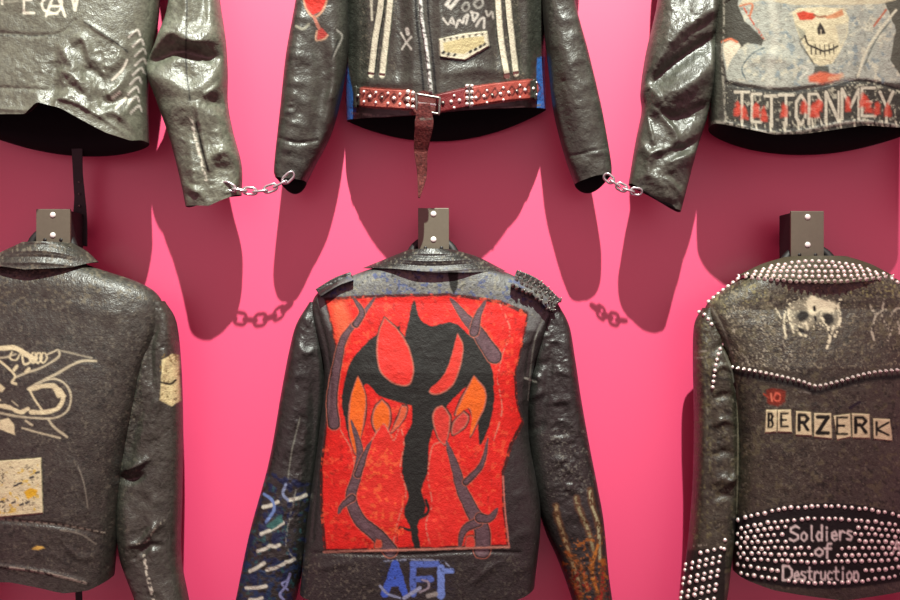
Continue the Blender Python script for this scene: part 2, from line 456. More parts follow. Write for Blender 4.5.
# --- studs: one dome and one cone mesh, shared by every copy
def lathe(prof, seg=10):
    V, Fc = [], []
    for r, z in prof:
        for k in range(seg): V.append((r * math.cos(2 * math.pi * k / seg), r * math.sin(2 * math.pi * k / seg), z))
    V.append((0, 0, prof[-1][1] + (prof[-1][0] * 0.25)))
    n = len(prof)
    for i in range(n - 1):
        for k in range(seg): Fc.append([i * seg + k, i * seg + (k + 1) % seg, (i + 1) * seg + (k + 1) % seg, (i + 1) * seg + k])
    for k in range(seg): Fc.append([(n - 1) * seg + k, (n - 1) * seg + (k + 1) % seg, n * seg])
    Fc.append(list(range(seg))[::-1])
    return np.array(V), Fc
PROF = {'dome': [(1, -0.3), (1, 0.12), (0.86, 0.45), (0.55, 0.75), (0.22, 0.9)],
        'cone': [(1, -0.3), (1, 0.15), (0.7, 0.7), (0.38, 1.35), (0.12, 1.8)]}
STUD_ME = {}
for key, prof in PROF.items():
    v, f = lathe(prof); me = bpy.data.meshes.new('stud_' + key); me.from_pydata(v.tolist(), [], f); me.update()
    me.polygons.foreach_set('use_smooth', np.ones(len(me.polygons), bool)); STUD_ME[key] = (me, v, f)

def stud_matrix(pos, nrm, r):
    q = Vector(nrm).to_track_quat('Z', 'Y').to_matrix().to_4x4()
    return Matrix.Translation(Vector(pos)) @ q @ Matrix.Scale(r, 4)

_stud_variants = {}
def stud_mesh(shape, mat):
    k = (shape, mat.name)
    if k not in _stud_variants:
        me = STUD_ME[shape][0].copy(); me.materials.append(mat); _stud_variants[k] = me
    return _stud_variants[k]

def flush_studs(J, name='stud', limit=100):
    """the largest hundred as parts, whatever is left as one part"""
    st = sorted(J.studs, key=lambda q: -q[2])
    for pos, nrm, r, par, shape, mat in st[:limit]:
        o = bpy.data.objects.new(name, stud_mesh(shape, mat)); COL.objects.link(o); o.parent = par
        o.matrix_local = Matrix.Translation(-Vector(J.org)) @ stud_matrix(pos, nrm, r)
    rest = st[limit:]
    if rest:
        V, Fc, n0 = [], [], 0
        for pos, nrm, r, par, shape, mat in rest:
            _, v, f = STUD_ME[shape]; M = np.array(stud_matrix(pos, nrm, r))
            V.append(v @ M[:3, :3].T + M[:3, 3]); Fc += [[i + n0 for i in q] for q in f]; n0 += len(v)
        o = mesh_obj('small_studs', np.vstack(V), Fc, rest[0][5], J.root, J.org); o['kind'] = 'stuff'

def stud(J, pc, px, py, rpx, shape='dome', parent=None, mat=None, nrm=None, lift=0.0):
    pos, n, d = pc.at(px, py, lift)
    J.studs.append((pos, n if nrm is None else nrm, rpx * (CD - d) / F, parent or pc.o, shape, mat or M_STUD))

def along(pts, pitch):
    P = catmull(pts, 20) if len(pts) > 2 else np.asarray(pts, float)
    L = np.r_[0, np.cumsum(np.hypot(*np.diff(P, axis=0).T))]; t = np.arange(0, L[-1] + 1e-6, pitch)
    return np.stack([np.interp(t, L, P[:, 0]), np.interp(t, L, P[:, 1])], 1)

def tube_mesh(path, r, seg=8, closed=False):
    P = np.asarray(path, float); n = len(P)
    T = (np.roll(P, -1, 0) - np.roll(P, 1, 0)) if closed else np.gradient(P, axis=0)
    T /= np.linalg.norm(T, axis=1, keepdims=True)
    up = np.array([0.13, 0.9, 0.31]); V = []
    rr = np.broadcast_to(r, (n,))
    for i in range(n):
        a = np.cross(T[i], up); a /= np.linalg.norm(a); b = np.cross(T[i], a)
        for k in range(seg):
            t = 2 * math.pi * k / seg; V.append(P[i] + rr[i] * (a * math.cos(t) + b * math.sin(t)))
    Fc = []
    for i in range(n if closed else n - 1):
        for k in range(seg):
            i2 = (i + 1) % n
            Fc.append([i * seg + k, i * seg + (k + 1) % seg, i2 * seg + (k + 1) % seg, i2 * seg + k])
    if not closed: Fc += [list(range(seg))[::-1], list(range((n - 1) * seg, n * seg))]
    return np.array(V), Fc

def box_mesh(x0, x1, y0, y1, z0, z1, bev=0.0):
    import bmesh
    bm = bmesh.new(); bmesh.ops.create_cube(bm, size=1.0)
    for v in bm.verts: v.co = Vector(((x0 + x1) / 2 + v.co.x * (x1 - x0), (y0 + y1) / 2 + v.co.y * (y1 - y0), (z0 + z1) / 2 + v.co.z * (z1 - z0)))
    if bev: bmesh.ops.bevel(bm, geom=list(bm.edges), offset=bev, segments=2, affect='EDGES', profile=0.6)
    V = [tuple(v.co) for v in bm.verts]; bm.verts.index_update(); Fc = [[v.index for v in f.verts] for f in bm.faces]; bm.free()
    return np.array(V), Fc

# ------------------------------------------------------------------ setting
v, f = box_mesh(-2.2, 2.2, 0.0, 0.12, 0.0, 3.4); tag(mesh_obj('wall_back', v, f, M_WALL, smooth=False), None, None, kind='structure')
v, f = box_mesh(-2.2, 2.2, -4.0, 0.12, -0.1, 0.0); tag(mesh_obj('floor', v, f, M_FLOOR, smooth=False), None, None, kind='structure')

CREAM, WHITE = (222, 214, 176), (232, 230, 214)
def mirror(P, c): return [(2 * c - x, y) for x, y in P]

#JACKETS#

# ================================================================== upper left jacket (seen from the back)
cv = Canvas(-130, -240, 260, 225, (84, 87, 74), 11, mottle=0.3, relief=1.6, grain=0.35, alb=0.85)
J = Jacket('black leather jacket with white painted letters and a circled letter, flared hem and laced side', 45, -190, cv)
ink = (205, 205, 185)
cv.text('F', 2, -22, 13, 26, 12, 2.2, ink, wob=.5); cv.text('E', 24, -14, 10, 27, 12, 2.4, ink, wob=.6)
cv.text('A', 46, -10, 19, 26, 12, 2.4, ink, wob=.6); cv.stroke([(57, 14), (44, 10), (43, 1), (54, -4), (62, 2), (58, 12), (48, 14)], 2.2, ink)
cv.text('V', 70, -14, 10, 24, 12, 2.4, ink, wob=.6); cv.text('E', -16, -16, 10, 22, 12, 2.2, ink)
cv.stroke([(-60, 1), (0, 2), (18, 1)], 2, (150, 150, 132), alpha=.5)
# seams and crumples of the back panel
cv.ridge([(-60, 32), (0, 33), (30, 35), (60, 33), (74, 20)], 2.0, 2.0, -2.4, ends=0)
for x in range(-50, 60, 7): cv.stroke([(x, 35.5), (x + 3, 35.7)], 1.3, (22, 22, 20), alpha=.8)
cv.ridge([(84, 22), (100, 32), (118, 44), (128, 52)], 3, 2, 3.0); cv.stroke([(84, 22), (104, 34), (128, 52)], 1.0, (20, 20, 18))
cv.ridge([(-60, 60), (0, 72), (40, 70)], 14, 16, 4, ends=.3)
cv.ridge([(56, 60), (54, 78), (50, 104)], 7, 7, -9); cv.ridge([(62, 48), (72, 62), (78, 72)], 6, 5, 8)
cv.ridge([(70, 44), (84, 40), (92, 66)], 5, 4, 7); cv.ridge([(80, 72), (92, 70), (106, 84)], 5, 7, -8)
cv.ridge([(58, 78), (70, 74), (84, 86), (96, 100)], 7, 6, 11); cv.ridge([(92, 92), (104, 102), (112, 108)], 6, 6, -7)
cv.ridge([(104, 70), (118, 62), (124, 48)], 6, 6, 7); cv.ridge([(106, 96), (118, 88), (128, 74)], 4, 4, 8)
cv.ridge([(56, 100), (74, 98), (92, 112)], 5, 4, 6); cv.ridge([(98, 116), (114, 112), (128, 122), (140, 138)], 5, 4, 9)
cv.ridge([(110, 104), (122, 98), (134, 100)], 4, 4, -9); cv.ridge([(118, 120), (130, 108), (138, 92)], 3.5, 3.5, 7)
cv.ridge([(-60, 88), (0, 88), (46, 90)], 2.0, 2.2, -2.0, ends=0)
cv.noise_relief([(-60, -20), (140, -20), (146, 130), (60, 110), (-60, 112)], 26, 3.0, 1)
cv.noise_relief([(50, 40), (140, 30), (146, 140), (60, 110)], 16, 4.5, 2)
cv.ridge([(-60, 108), (0, 109), (50, 110), (58, 99), (82, 106), (112, 124), (140, 146)], 2.2, 2.2, 3.0, ends=0)
for k in range(9):                                   # side lacing
    y = 30 + k * 9.5; x = 134 + 5 * math.sin(k * .7) + k * .6
    cv.stroke([(x - 5, y + 7), (x + 3, y), (x + 6, y + 5)], 2.0, (178, 176, 164), gloss=.2); cv.ridge([(x - 5, y + 6), (x + 5, y)], 2, 2, 4)
for a in ([(112, 80), (122, 70), (127, 60)], [(112, 98), (120, 92)], [(116, 108), (126, 98)]): cv.stroke(a, 2.2, (190, 188, 172), gloss=.1)
# sleeve creases
cv.ridge([(150, 52), (172, 34), (190, 42), (226, 40)], 13, 5, 15, ends=.2); cv.ridge([(148, 62), (176, 50), (200, 54), (226, 58)], 5, 7, -15, ends=.2)
cv.ridge([(140, 74), (168, 82), (192, 92), (214, 80), (226, 66)], 9, 13, 12, ends=.2)
cv.ridge([(204, 98), (218, 88), (226, 76)], 3, 9, 9); cv.ridge([(206, 102), (218, 102), (230, 112)], 8, 6, -15)
cv.ridge([(160, 112), (184, 108), (206, 112), (232, 128)], 7, 14, 8); cv.ridge([(198, 100), (202, 130), (208, 160), (212, 180)], 3, 3, 6)
cv.ridge([(210, 158), (226, 152), (242, 160)], 7, 5, 9); cv.ridge([(206, 176), (226, 170), (244, 172)], 6, 11, -7)
cv.ridge([(190, 140), (194, 172), (196, 200)], 5, 5, 6); cv.ridge([(184, 186), (198, 192), (206, 200)], 4, 4, 6)
cv.ridge([(176, -30), (186, 0), (184, 34)], 5, 5, 8); cv.ridge([(196, -40), (202, 0), (200, 30)], 6, 6, -7); cv.ridge([(212, -40), (214, 0), (216, 34)], 7, 7, 6)
cv.noise_relief([(140, -60), (240, -60), (248, 205), (184, 210)], 22, 4.0, 3)
cv.stroke([(191, 118), (196, 140), (202, 164), (206, 180)], 3.2, (178, 176, 160), broken=.25, gloss=.2); cv.stroke([(196, 122), (202, 148), (208, 170)], 1.8, (18, 18, 16))
cv.stroke([(186, -60), (187, 0), (186, 60), (190, 100)], 1.2, (26, 26, 24))
body = Piece(J, 'body', [(5, -202), (-48, -160), (-52, -60), (-52, 40), (-58, 100), (-60, 116)], [(85, -202), (148, -160), (154, -60), (158, 5), (147, 80), (147, 142)],
    dc=[.12, .12, .12, .125, .135, .14], t=[.03, .06, .08, .08, .085, .095], hem=[(-1, 0), (-.42, 0), (.04, -6), (.13, -19), (.35, -16), (.55, -7), (.74, 1), (.93, 4), (1, 0)], hemback=19, hem_from=.7)
Piece(J, 'sleeve', [(140, -168), (156, -120), (166, -50), (171, 0), (158, 45), (148, 70), (158, 102), (170, 136), (181, 178), (187, 207)],
    [(152, -166), (196, -120), (212, -50), (219, 0), (225, 40), (227, 72), (227, 102), (232, 130), (241, 165), (241, 195)], dc=[.11, .11, .11, .11, .12, .12, .12, .12, .12, .12], t=[.02, .045, .05, .05, .05, .05, .05, .048, .045, .042],
    hem=[(-1, 0), (0, 7), (1, 0)], hemback=-4, hem_from=.9, lining_to=.85)
Piece(J, 'sleeve', mirror([(152, -166), (196, -120), (212, -50), (219, 0), (227, 72), (232, 130), (241, 195)], 45), mirror([(140, -168), (156, -120), (166, -50), (171, 0), (158, 70), (170, 136), (187, 207)], 45),
    dc=.11, t=[.02, .045, .05, .05, .05, .048, .042], step=3, lining_to=.85)
Piece(J, 'collar', [(10, -212), (0, -200), (-12, -188)], [(80, -212), (90, -200), (102, -188)], dc=.12, t=[.045, .055, .065], step=3, hem=[(-1, 0), (0, 8), (1, 0)], hem_from=0, lining_to=.3)
ribbon(J, body, 'belt_tail', [(77, 148), (78, 175), (80, 205), (79, 246)], 12, thick=.004, depth=[.07, .055, .05, .05], parent=J.root, mat=M_BLACK, widths=[11, 10, 11, 15, 17])
for y in (170, 182, 194, 206): 
    J.studs.append((np.array(W(79, y, .060)), np.array((0, -1, 0.1)), .0022, J.root, 'dome', M_DARKSTUD))
flush_studs(J, 'eyelet')

# ================================================================== upper middle jacket (seen from the front)
cv = Canvas(210, -240, 690, 225, (50, 52, 45), 22, mottle=0.4, relief=1.4, grain=0.35, alb=0.66)
J = Jacket('black leather jacket with white chest stripes, blue side panels and a red studded belt', 447, -185, cv)
cv.poly([(330, 66), (347, 62), (356, 112), (350, 126), (338, 126)], (44, 110, 190), wob=.8); cv.poly([(537, 58), (552, 54), (556, 122), (536, 118)], (44, 110, 190), wob=.8)
cv.splat([(335, 66), (347, 62), (354, 125), (338, 125)], (30, 70, 140), .45, 5, 1); cv.splat([(538, 58), (552, 56), (556, 122), (536, 118)], (30, 70, 140), .45, 5, 2)
for P, wd in (([(383, -60), (381, 0), (375, 40), (371, 75)], 6), ([(392, -60), (390, 0), (386, 40), (382, 75)], 6.5), ([(496, -60), (498, 0), (501, 40), (507, 76)], 6.5), ([(506, -60), (508, 0), (512, 40), (516, 74)], 6.5)):
    cv.stroke(P, wd + 1.5, (40, 40, 36), wob=.3); cv.stroke(P, wd - .6, (212, 209, 184), wob=.5, gloss=.7)
cv.splat([(360, -60), (400, -60), (395, 80), (360, 80)], (120, 116, 98), .30, 3, 5, alpha=.5); cv.splat([(490, -60), (515, -60), (525, 80), (495, 80)], (120, 116, 98), .30, 3, 6, alpha=.5)
cv.stroke([(371, -10), (372, 20)], 2.2, (185, 182, 162)); 
cv.stroke([(419, -60), (421, 10), (426, 45), (431, 92)], 3.4, (190, 190, 184), broken=.1, gloss=.1)
cv.stroke([(414, -60), (416, 10), (420, 50), (424, 95)], 2.4, (16, 16, 16)); cv.stroke([(426, -60), (428, 10), (432, 50), (436, 92)], 2, (16, 16, 16))
wq = (196, 194, 182)
cv.stroke([(407, 29), (408, 34)], 3.6, wq); cv.stroke([(401, 33), (405, 40), (411, 49)], 1.8, wq); cv.stroke([(411, 37), (406, 43), (402, 49)], 1.8, wq)
cv.poly([(444, 5), (447, 1), (460, -12), (470, -14), (451, 10)], wq, wob=.3); cv.stroke([(450, 4), (460, -8)], 2.4, (26, 26, 24))
cv.stroke([(465, 3), (462, 8), (465, 11), (469, 8), (468, 3), (465, 3)], 1.8, (150, 150, 140)); cv.stroke([(477, 0), (474, 4), (478, 8), (483, 4), (481, -1), (477, 0)], 2, (150, 150, 140))
cv.stroke([(443, 18), (448, 24), (452, 18), (454, 24), (450, 22)], 1.8, wq); cv.stroke([(456, 27), (459, 20), (463, 23), (464, 18), (468, 15), (466, 24)], 1.9, wq)
cv.stroke([(472, 12), (473, 20)], 1.9, wq); cv.stroke([(471, 12), (478, 14), (474, 21)], 1.9, wq); cv.stroke([(476, 26), (480, 20), (484, 18), (484, 28)], 2, wq); cv.stroke([(486, 11), (488, 16), (492, 12), (493, 18)], 1.9, (170, 168, 156))
pk = [(439, 39), (462, 34), (487, 31), (489, 46), (465, 60), (440, 57)]
cv.poly(pk, (206, 202, 176), wob=.3); cv.poly([(443, 43), (463, 38), (484, 36), (485, 43), (464, 54), (444, 52)], (196, 184, 136), wob=.4)
for x in range(7): cv.poly([(442.5 + 6.3 * x, 38.8 - x * .9), (445.6 + 6.3 * x, 38.2 - x * .9), (445 + 6.3 * x, 41.8 - x * .9)], (26, 24, 20), wob=0)
for q in ((443, 53), (448, 54.5), (454, 55.5), (470, 52), (475, 50), (480, 47), (484, 45)): cv.stroke([q, (q[0] + 1, q[1] - 1)], 2.8, (30, 26, 22))
cv.stroke([(440, 57), (465, 62), (490, 47)], 2, (12, 12, 12))
red = (122, 42, 38)
belt_l = [(354, 96), (375, 98), (412, 100)]; belt_r = [(438, 104), (470, 97), (500, 92), (536, 89)]
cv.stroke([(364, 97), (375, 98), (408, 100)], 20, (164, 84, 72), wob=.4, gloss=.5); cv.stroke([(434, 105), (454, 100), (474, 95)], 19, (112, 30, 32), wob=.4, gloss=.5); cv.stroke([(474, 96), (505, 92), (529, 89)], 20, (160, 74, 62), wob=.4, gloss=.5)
for i in range(5):
    x = 358 + i * 12; y = 96 + i * .8
    cv.stroke([(x - 4, y), (x, y - 5), (x + 4, y), (x, y + 5), (x - 4, y)], 1.5, (62, 18, 18), smooth=False)
for i in range(8):
    x = 478 + i * 8.5; y = 95 - i * 1.0
    cv.stroke([(x - 3.5, y), (x, y - 5), (x + 3.5, y), (x, y + 5), (x - 3.5, y)], 1.4, (66, 20, 18), smooth=False)
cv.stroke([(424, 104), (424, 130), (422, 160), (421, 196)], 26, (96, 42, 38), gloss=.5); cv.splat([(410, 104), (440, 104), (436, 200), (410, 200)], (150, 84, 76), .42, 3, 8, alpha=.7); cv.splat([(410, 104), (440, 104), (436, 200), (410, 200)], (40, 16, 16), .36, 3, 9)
# red painted shape on the left sleeve
cv.poly([(300, -12), (326, -12), (327, 0), (321, 11), (313, 15), (306, 8)], (208, 52, 40), wob=.4); cv.stroke([(302, -8), (306, 8), (314, 17), (323, 10), (328, -4)], 1.6, (196, 150, 118))
cv.stroke([(314, 17), (318, 26), (321, 32)], 3.0, (186, 120, 100)); cv.poly([(317, 31), (322, 28), (328, 35), (324, 39), (317, 40)], (178, 64, 56), wob=.3); cv.stroke([(317, 31), (316, 40), (324, 39), (328, 35)], 1.2, (200, 160, 130))
cv.stroke([(296, 26), (303, 29), (309, 24)], 2.2, (165, 165, 145), alpha=.7)
# relief
for x, a in ((356, 5), (366, 4), (400, -5), (412, 6), (440, 5), (494, -4), (528, 5), (518, -4), (536, -4)): cv.ridge([(x - 4, -70), (x, 0), (x + 2, 50), (x, 100)], 5, 5, a, ends=.3)
cv.ridge([(355, 80), (390, 84), (420, 80)], 8, 6, 5); cv.ridge([(440, 74), (480, 70), (530, 74)], 8, 6, 5)
cv.ridge([(350, 109), (390, 113), (424, 115), (480, 108), (540, 101)], 2, 2, -2.6, ends=0); cv.stroke([(352, 113), (390, 117), (424, 119), (480, 112), (540, 105)], 2.4, (104, 102, 92), broken=.2, gloss=.1)
for k in range(10): 
    y = -30 + k * 22; cv.ridge([(284 - y * .05 + 8 * (k % 2), y), (300 - y * .06, y - 6 + 5 * (k % 3)), (318 - y * .06, y + 6 - 4 * (k % 2))], 6, 4, 1.6 + (k % 3) * .6, ends=.8)
    cv.ridge([(552 + y * .22 + 6 * (k % 2), y + 8), (566 + y * .22, y + 3 * (k % 3)), (584 + y * .15, y + 5)], 5, 4, 1.6 + (k % 3) * .7, ends=.8)
cv.ridge([(316, 20), (322, 80), (312, 150)], 9, 9, -13); cv.ridge([(298, -20), (294, 60), (289, 120), (287, 160)], 9, 9, 9); cv.ridge([(334, 30), (334, 80), (324, 130)], 5, 5, 6)
cv.ridge([(560, 20), (576, 90), (588, 160)], 9, 9, 6); cv.ridge([(548, 40), (560, 100), (574, 160)], 7, 7, -6)
cv.noise_relief([(265, -60), (350, -60), (345, 190), (265, 190)], 18, 3.5, 3); cv.noise_relief([(540, -60), (620, -60), (620, 190), (545, 190)], 14, 3.0, 4)
cv.ridge([(278, 138), (296, 143), (316, 140)], 2, 2, -2.6, ends=0); cv.ridge([(560, 158), (590, 152), (614, 146)], 2, 2, -2.2, ends=0)
cv.stroke([(337, 30), (342, 38), (330, 62)], 1.5, (150, 150, 140)); cv.stroke([(338, 40), (331, 60)], 1.2, (20, 20, 18))
body = Piece(J, 'body', [(408, -198), (318, -150), (336, -70), (344, 0), (345, 60), (347, 121)], [(486, -198), (572, -150), (556, -70), (548, 0), (545, 60), (546, 110)],
    dc=[.12, .10, .085, .065, .055, .05], t=[.03, .08, .12, .14, .145, .145], tb=[.03, .05, .055, .045, .04, .035], hem=[(-1, 0), (-.9, 3), (-.6, 8), (-.2, 11), (0, 10), (.6, 6), (.9, 2), (1, 0)], hemback=23, hem_from=.7, n=1.65, lining_to=.3)
cv.poly([(318, 60), (360, 60), (360, 132), (318, 132)], (50, 52, 45), gloss=0, wob=0); cv.poly([(530, 50), (570, 50), (570, 132), (530, 132)], (50, 52, 45), gloss=0, wob=0)
LS = [(322, -158), (304, -110), (301, -50), (297, 0), (287, 56), (281, 110), (275, 166), (276, 178)]
LR = [(334, -154), (342, -110), (346, -50), (348, 0), (347, 60), (334, 125), (314, 167), (306, 182)]
Piece(J, 'sleeve', LS, LR, dc=.11, t=[.02, .045, .05, .055, .055, .05, .042, .04], hem=[(-1, 0), (-.3, 1), (1, 0)], hemback=12, hem_from=.92, lining_to=.7)
RS = [(556, -154), (548, -110), (542, -50), (543, 10), (549, 70), (554, 112), (565, 156), (575, 184)]
RR = [(568, -158), (588, -110), (578, -50), (574, 0), (588, 56), (601, 110), (610, 160), (611, 176)]
Piece(J, 'sleeve', RS, RR, dc=.11, t=[.02, .045, .05, .055, .055, .05, .042, .04], hem=[(-1, 0), (0, -2), (1, 0)], hemback=11, hem_from=.92, lining_to=.7)
Piece(J, 'collar', [(412, -210), (402, -196), (392, -182)], [(482, -210), (492, -196), (502, -182)], dc=.12, t=[.045, .055, .065], step=3, hem=[(-1, 0), (0, 8), (1, 0)], hem_from=0, lining_to=.3)
for P, wd in (([(383, -60), (381, 0), (375, 40), (371, 73)], 7), ([(392, -60), (390, 0), (386, 40), (382, 74)], 6), ([(496, -60), (498, 0), (501, 40), (507, 74)], 6), ([(506, -60), (508, 0), (512, 40), (516, 72)], 6)):
    ribbon(J, body, 'stripe', P, wd, thick=.002, label='white chest stripe')
ribbon(J, body, 'zipper', [(419, -60), (421, 10), (426, 45), (431, 92)], 3, thick=.003, label='pale metal zipper')
plate(J, body, 'pocket_patch', pk, .003, label='cream six-sided patch')
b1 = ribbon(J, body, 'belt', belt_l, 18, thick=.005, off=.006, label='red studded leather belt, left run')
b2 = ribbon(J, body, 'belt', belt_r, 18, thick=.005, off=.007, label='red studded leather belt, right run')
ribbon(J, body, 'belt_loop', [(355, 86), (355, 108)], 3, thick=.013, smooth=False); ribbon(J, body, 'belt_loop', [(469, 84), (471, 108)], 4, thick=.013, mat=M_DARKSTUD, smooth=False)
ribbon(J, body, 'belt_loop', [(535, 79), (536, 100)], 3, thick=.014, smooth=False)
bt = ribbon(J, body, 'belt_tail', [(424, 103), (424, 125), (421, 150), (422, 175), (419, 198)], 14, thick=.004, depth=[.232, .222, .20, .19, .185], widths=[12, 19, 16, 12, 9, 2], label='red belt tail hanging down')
bk = empty('buckle', (0, 0, 0)); 
d0 = .226; fr = [W(*q, d0) for q in ((416, 94), (440, 98), (439, 114), (417, 110), )]
v, f = tube_mesh([tuple(np.array(fr[i]) * (1 - t) + np.array(fr[(i + 1) % 4]) * t) for i in range(4) for t in (0, .1, .5, .9)], .0024, closed=True)
bpy.data.objects.remove(bk); bko = mesh_obj('buckle', v, f, M_DARKSTUD, body.o, J.org)
v, f = tube_mesh([W(418, 103, d0 + .004), W(436, 105, d0 + .004)], .002); mesh_obj('buckle_pin', v, f, M_STEEL, bko, J.org)
for i in range(5):
    x = 358 + i * 12; y = 96 + i * .8
    for dx, dy in ((0, 0), (-6, -5), (-6, 5)):
        if x + dx > 354: stud(J, body, x + dx, y + dy, 1.7 if dx else 2.1, parent=b1, mat=M_DARKSTUD if i % 2 == 0 and not dx else M_STUD, lift=.011)
for y in (92, 99, 106): stud(J, body, 408, y, 2.6, parent=b1, lift=.011); stud(J, body, 413, y + 1, 2.2, parent=b1, lift=.011)
for i in range(12):
    x = 443 + i * 8.2; y = 103 - i * 1.3
    stud(J, body, x, y, 2.0, parent=b2, lift=.012, mat=M_STUD if i % 3 else M_DARKSTUD)
    if i % 2: stud(J, body, x + 3, y - 6, 1.5, parent=b2, lift=.012); stud(J, body, x + 3, y + 6, 1.5, parent=b2, lift=.012)
for y in (86, 92, 98, 104): stud(J, body, 467, y, 2.0, parent=b2, lift=.016); stud(J, body, 472, y, 2.0, parent=b2, lift=.016)
flush_studs(J)

# ================================================================== upper right jacket (seen from the back)
cv = Canvas(610, -240, 1030, 230, (60, 62, 53), 33, mottle=0.3, relief=1.4, grain=0.35, alb=0.66)
J = Jacket('black leather jacket with a pale painted skull on its back and lettering along the hem', 818, -185, cv)
pale = (166, 172, 158)
cv.poly([(722, -80), (900, -80), (912, 84), (862, 80), (800, 86), (770, 88), (728, 80), (720, 40)], pale, wob=1.2, tex=.18)
reg = [(722, -80), (900, -80), (912, 84), (800, 86), (728, 80)]
cv.splat(reg, (120, 138, 142), .40, 14, 1, alpha=.75); cv.splat(reg, (204, 204, 178), .36, 9, 2, alpha=.7); cv.splat(reg, (112, 116, 104), .25, 6, 3, alpha=.6)
cv.poly([(716, -80), (742, -80), (738, 5), (744, 20), (764, 40), (762, 46), (748, 43), (740, 48), (716, 44)], (66, 66, 56), wob=1.0)
cv.poly([(884, 0), (910, -10), (920, 60), (906, 84), (890, 60), (896, 30)], (86, 88, 76), wob=1.0)
cv.poly([(738, 6), (744, -2), (760, -14), (890, -14), (896, 0), (880, 4), (850, 5), (796, 5), (760, 0), (750, 4)], (196, 190, 158), wob=.6); cv.poly([(765, -20), (800, -4), (850, -4), (876, -20)], (140, 146, 140), wob=.6)
cv.stroke([(744, 8), (750, 18), (758, 30), (764, 40)], 2, (176, 84, 56), broken=.1); cv.stroke([(740, 6), (752, 4), (750, 16)], 2, (190, 120, 84)); cv.stroke([(886, 10), (880, 18), (874, 26)], 2, (176, 100, 70))
cv.poly([(722, 44), (730, 40), (738, 42), (741, 46), (731, 60), (727, 70)], (214, 208, 180), wob=.5); cv.stroke([(722, 42), (730, 39), (737, 42)], 2.4, (206, 120, 84))
cv.stroke([(746, 80), (742, 68), (752, 54), (764, 48)], 1.4, (96, 112, 112)); cv.stroke([(768, -8), (776, 30), (771, 60), (770, 84)], 8, (196, 200, 182), alpha=.7, soft=2)
cv.stroke([(800, 66), (808, 70), (800, 78)], 2.4, (200, 204, 186)); cv.stroke([(896, 10), (880, 30), (866, 52), (858, 76)], 2.5, (206, 206, 180)); cv.stroke([(890, 22), (876, 40), (864, 66)], 1.4, (110, 118, 108))
# the skull
cv.poly([(792, 12), (798, 8), (820, 7), (844, 8), (849, 18), (847, 36), (840, 52), (832, 64), (820, 66), (812, 62), (805, 48), (798, 34), (795, 24)], (212, 206, 168), wob=.6, tex=.18)
cv.splat([(793, 10), (848, 8), (846, 40), (832, 64), (815, 66), (800, 38)], (150, 146, 116), .34, 5, 11, alpha=.6); cv.poly([(795, 24), (804, 30), (806, 38), (800, 38)], (150, 152, 130), soft=1.2); cv.poly([(836, 26), (848, 22), (846, 38), (840, 48)], (184, 184, 160), soft=1.2)
cv.stroke([(805, 36), (800, 42), (806, 52), (814, 64)], 1.4, (100, 100, 84))
cv.poly([(796, 13), (803, 11), (814, 13), (816, 17), (812, 20), (800, 20)], (196, 66, 38), wob=.4); cv.poly([(824, 17), (832, 14), (842, 9), (844, 15), (836, 18), (827, 19)], (200, 140, 98), wob=.4); cv.stroke([(814, 15), (820, 17), (826, 16)], 2, (150, 100, 70))
cv.poly([(820, 22), (824, 28), (826, 34), (818, 35), (817, 28)], (40, 36, 28), wob=.3); cv.stroke([(821, 30), (821, 35)], 1.2, (190, 180, 150))
cv.stroke([(805, 36), (808, 44), (816, 48), (824, 51), (832, 49), (838, 46)], 1.9, (34, 32, 26))
for x in (811, 815.5, 820, 824.5, 829, 833.5): cv.stroke([(x, 45), (x + .5, 54 if x != 824.5 else 57)], 1.1, (60, 54, 42))
cv.poly([(815, 66), (829, 66), (829, 74), (813, 74)], (84, 88, 78), wob=.6); cv.poly([(808, 76), (820, 72), (832, 74), (842, 74), (838, 80), (822, 84), (809, 82)], (204, 104, 72), wob=1.2, soft=1.6); cv.stroke([(830, 79), (842, 76)], 4, (216, 176, 138), alpha=.7, soft=1.4)
# lettered hem band
band = [(726, 80), (742, 86), (770, 90), (800, 90), (830, 86), (860, 80), (884, 84), (912, 92), (914, 140), (724, 140)]
cv.poly(band, (58, 58, 50), wob=.4); cv.splat(band, (186, 184, 160), .40, 5, 4, alpha=.7); cv.splat(band, (28, 27, 24), .26, 4, 5, alpha=.7)
cv.stroke([(726, 81), (742, 87), (770, 91), (800, 91), (830, 87), (860, 80), (884, 85), (912, 94)], 1.6, (24, 24, 22))
let = (196, 192, 170)
L3 = 'TETTORNMEY'; xs = [735, 752, 765, 779, 795, 809, 826, 842, 862, 880]; ws = [14, 9, 13, 14, 12, 12, 13, 17, 13, 13]; ys = [92, 94, 96, 95, 95, 94, 92, 89, 88, 92]
for ch, x, w_, y in zip(L3, xs, ws, ys):
    h_ = 30 if ch != 'E' else 28
    cv.text(ch, x, y, w_, h_, 0, 4.6, (28, 27, 24), wob=.4); cv.text(ch, x, y, w_, h_, 0, 3.0, let, wob=.5)
for x, y, r in ((738, 110, 5), (744, 114, 5), (756, 112, 5), (764, 116, 4), (784, 112, 5), (804, 108, 5), (815, 112, 7), (819, 107, 5), (848, 106, 4), (864, 102, 6), (868, 108, 6), (878, 110, 5), (887, 112, 5)):
    cv.poly([(x - r * .7, y + 5), (x - r * .5, y - 6), (x, y - 9), (x + r * .6, y - 5), (x + r * .7, y + 5)], (202, 66, 44), alpha=.85, wob=2.2, soft=1.4)
for k in range(24):
    x = 735 + k * 7; yb = 123 - 3 * math.sin((x - 735) / 52) + (2 if x < 800 else -1)
    cv.stroke([(x, yb), (x + 1, yb + 8)], 1.8, (196, 192, 168) if k % 2 else (40, 40, 36))
cv.ridge([(726, 84), (770, 90), (800, 90), (860, 81), (912, 93)], 2.2, 2.2, -2.2, ends=0)
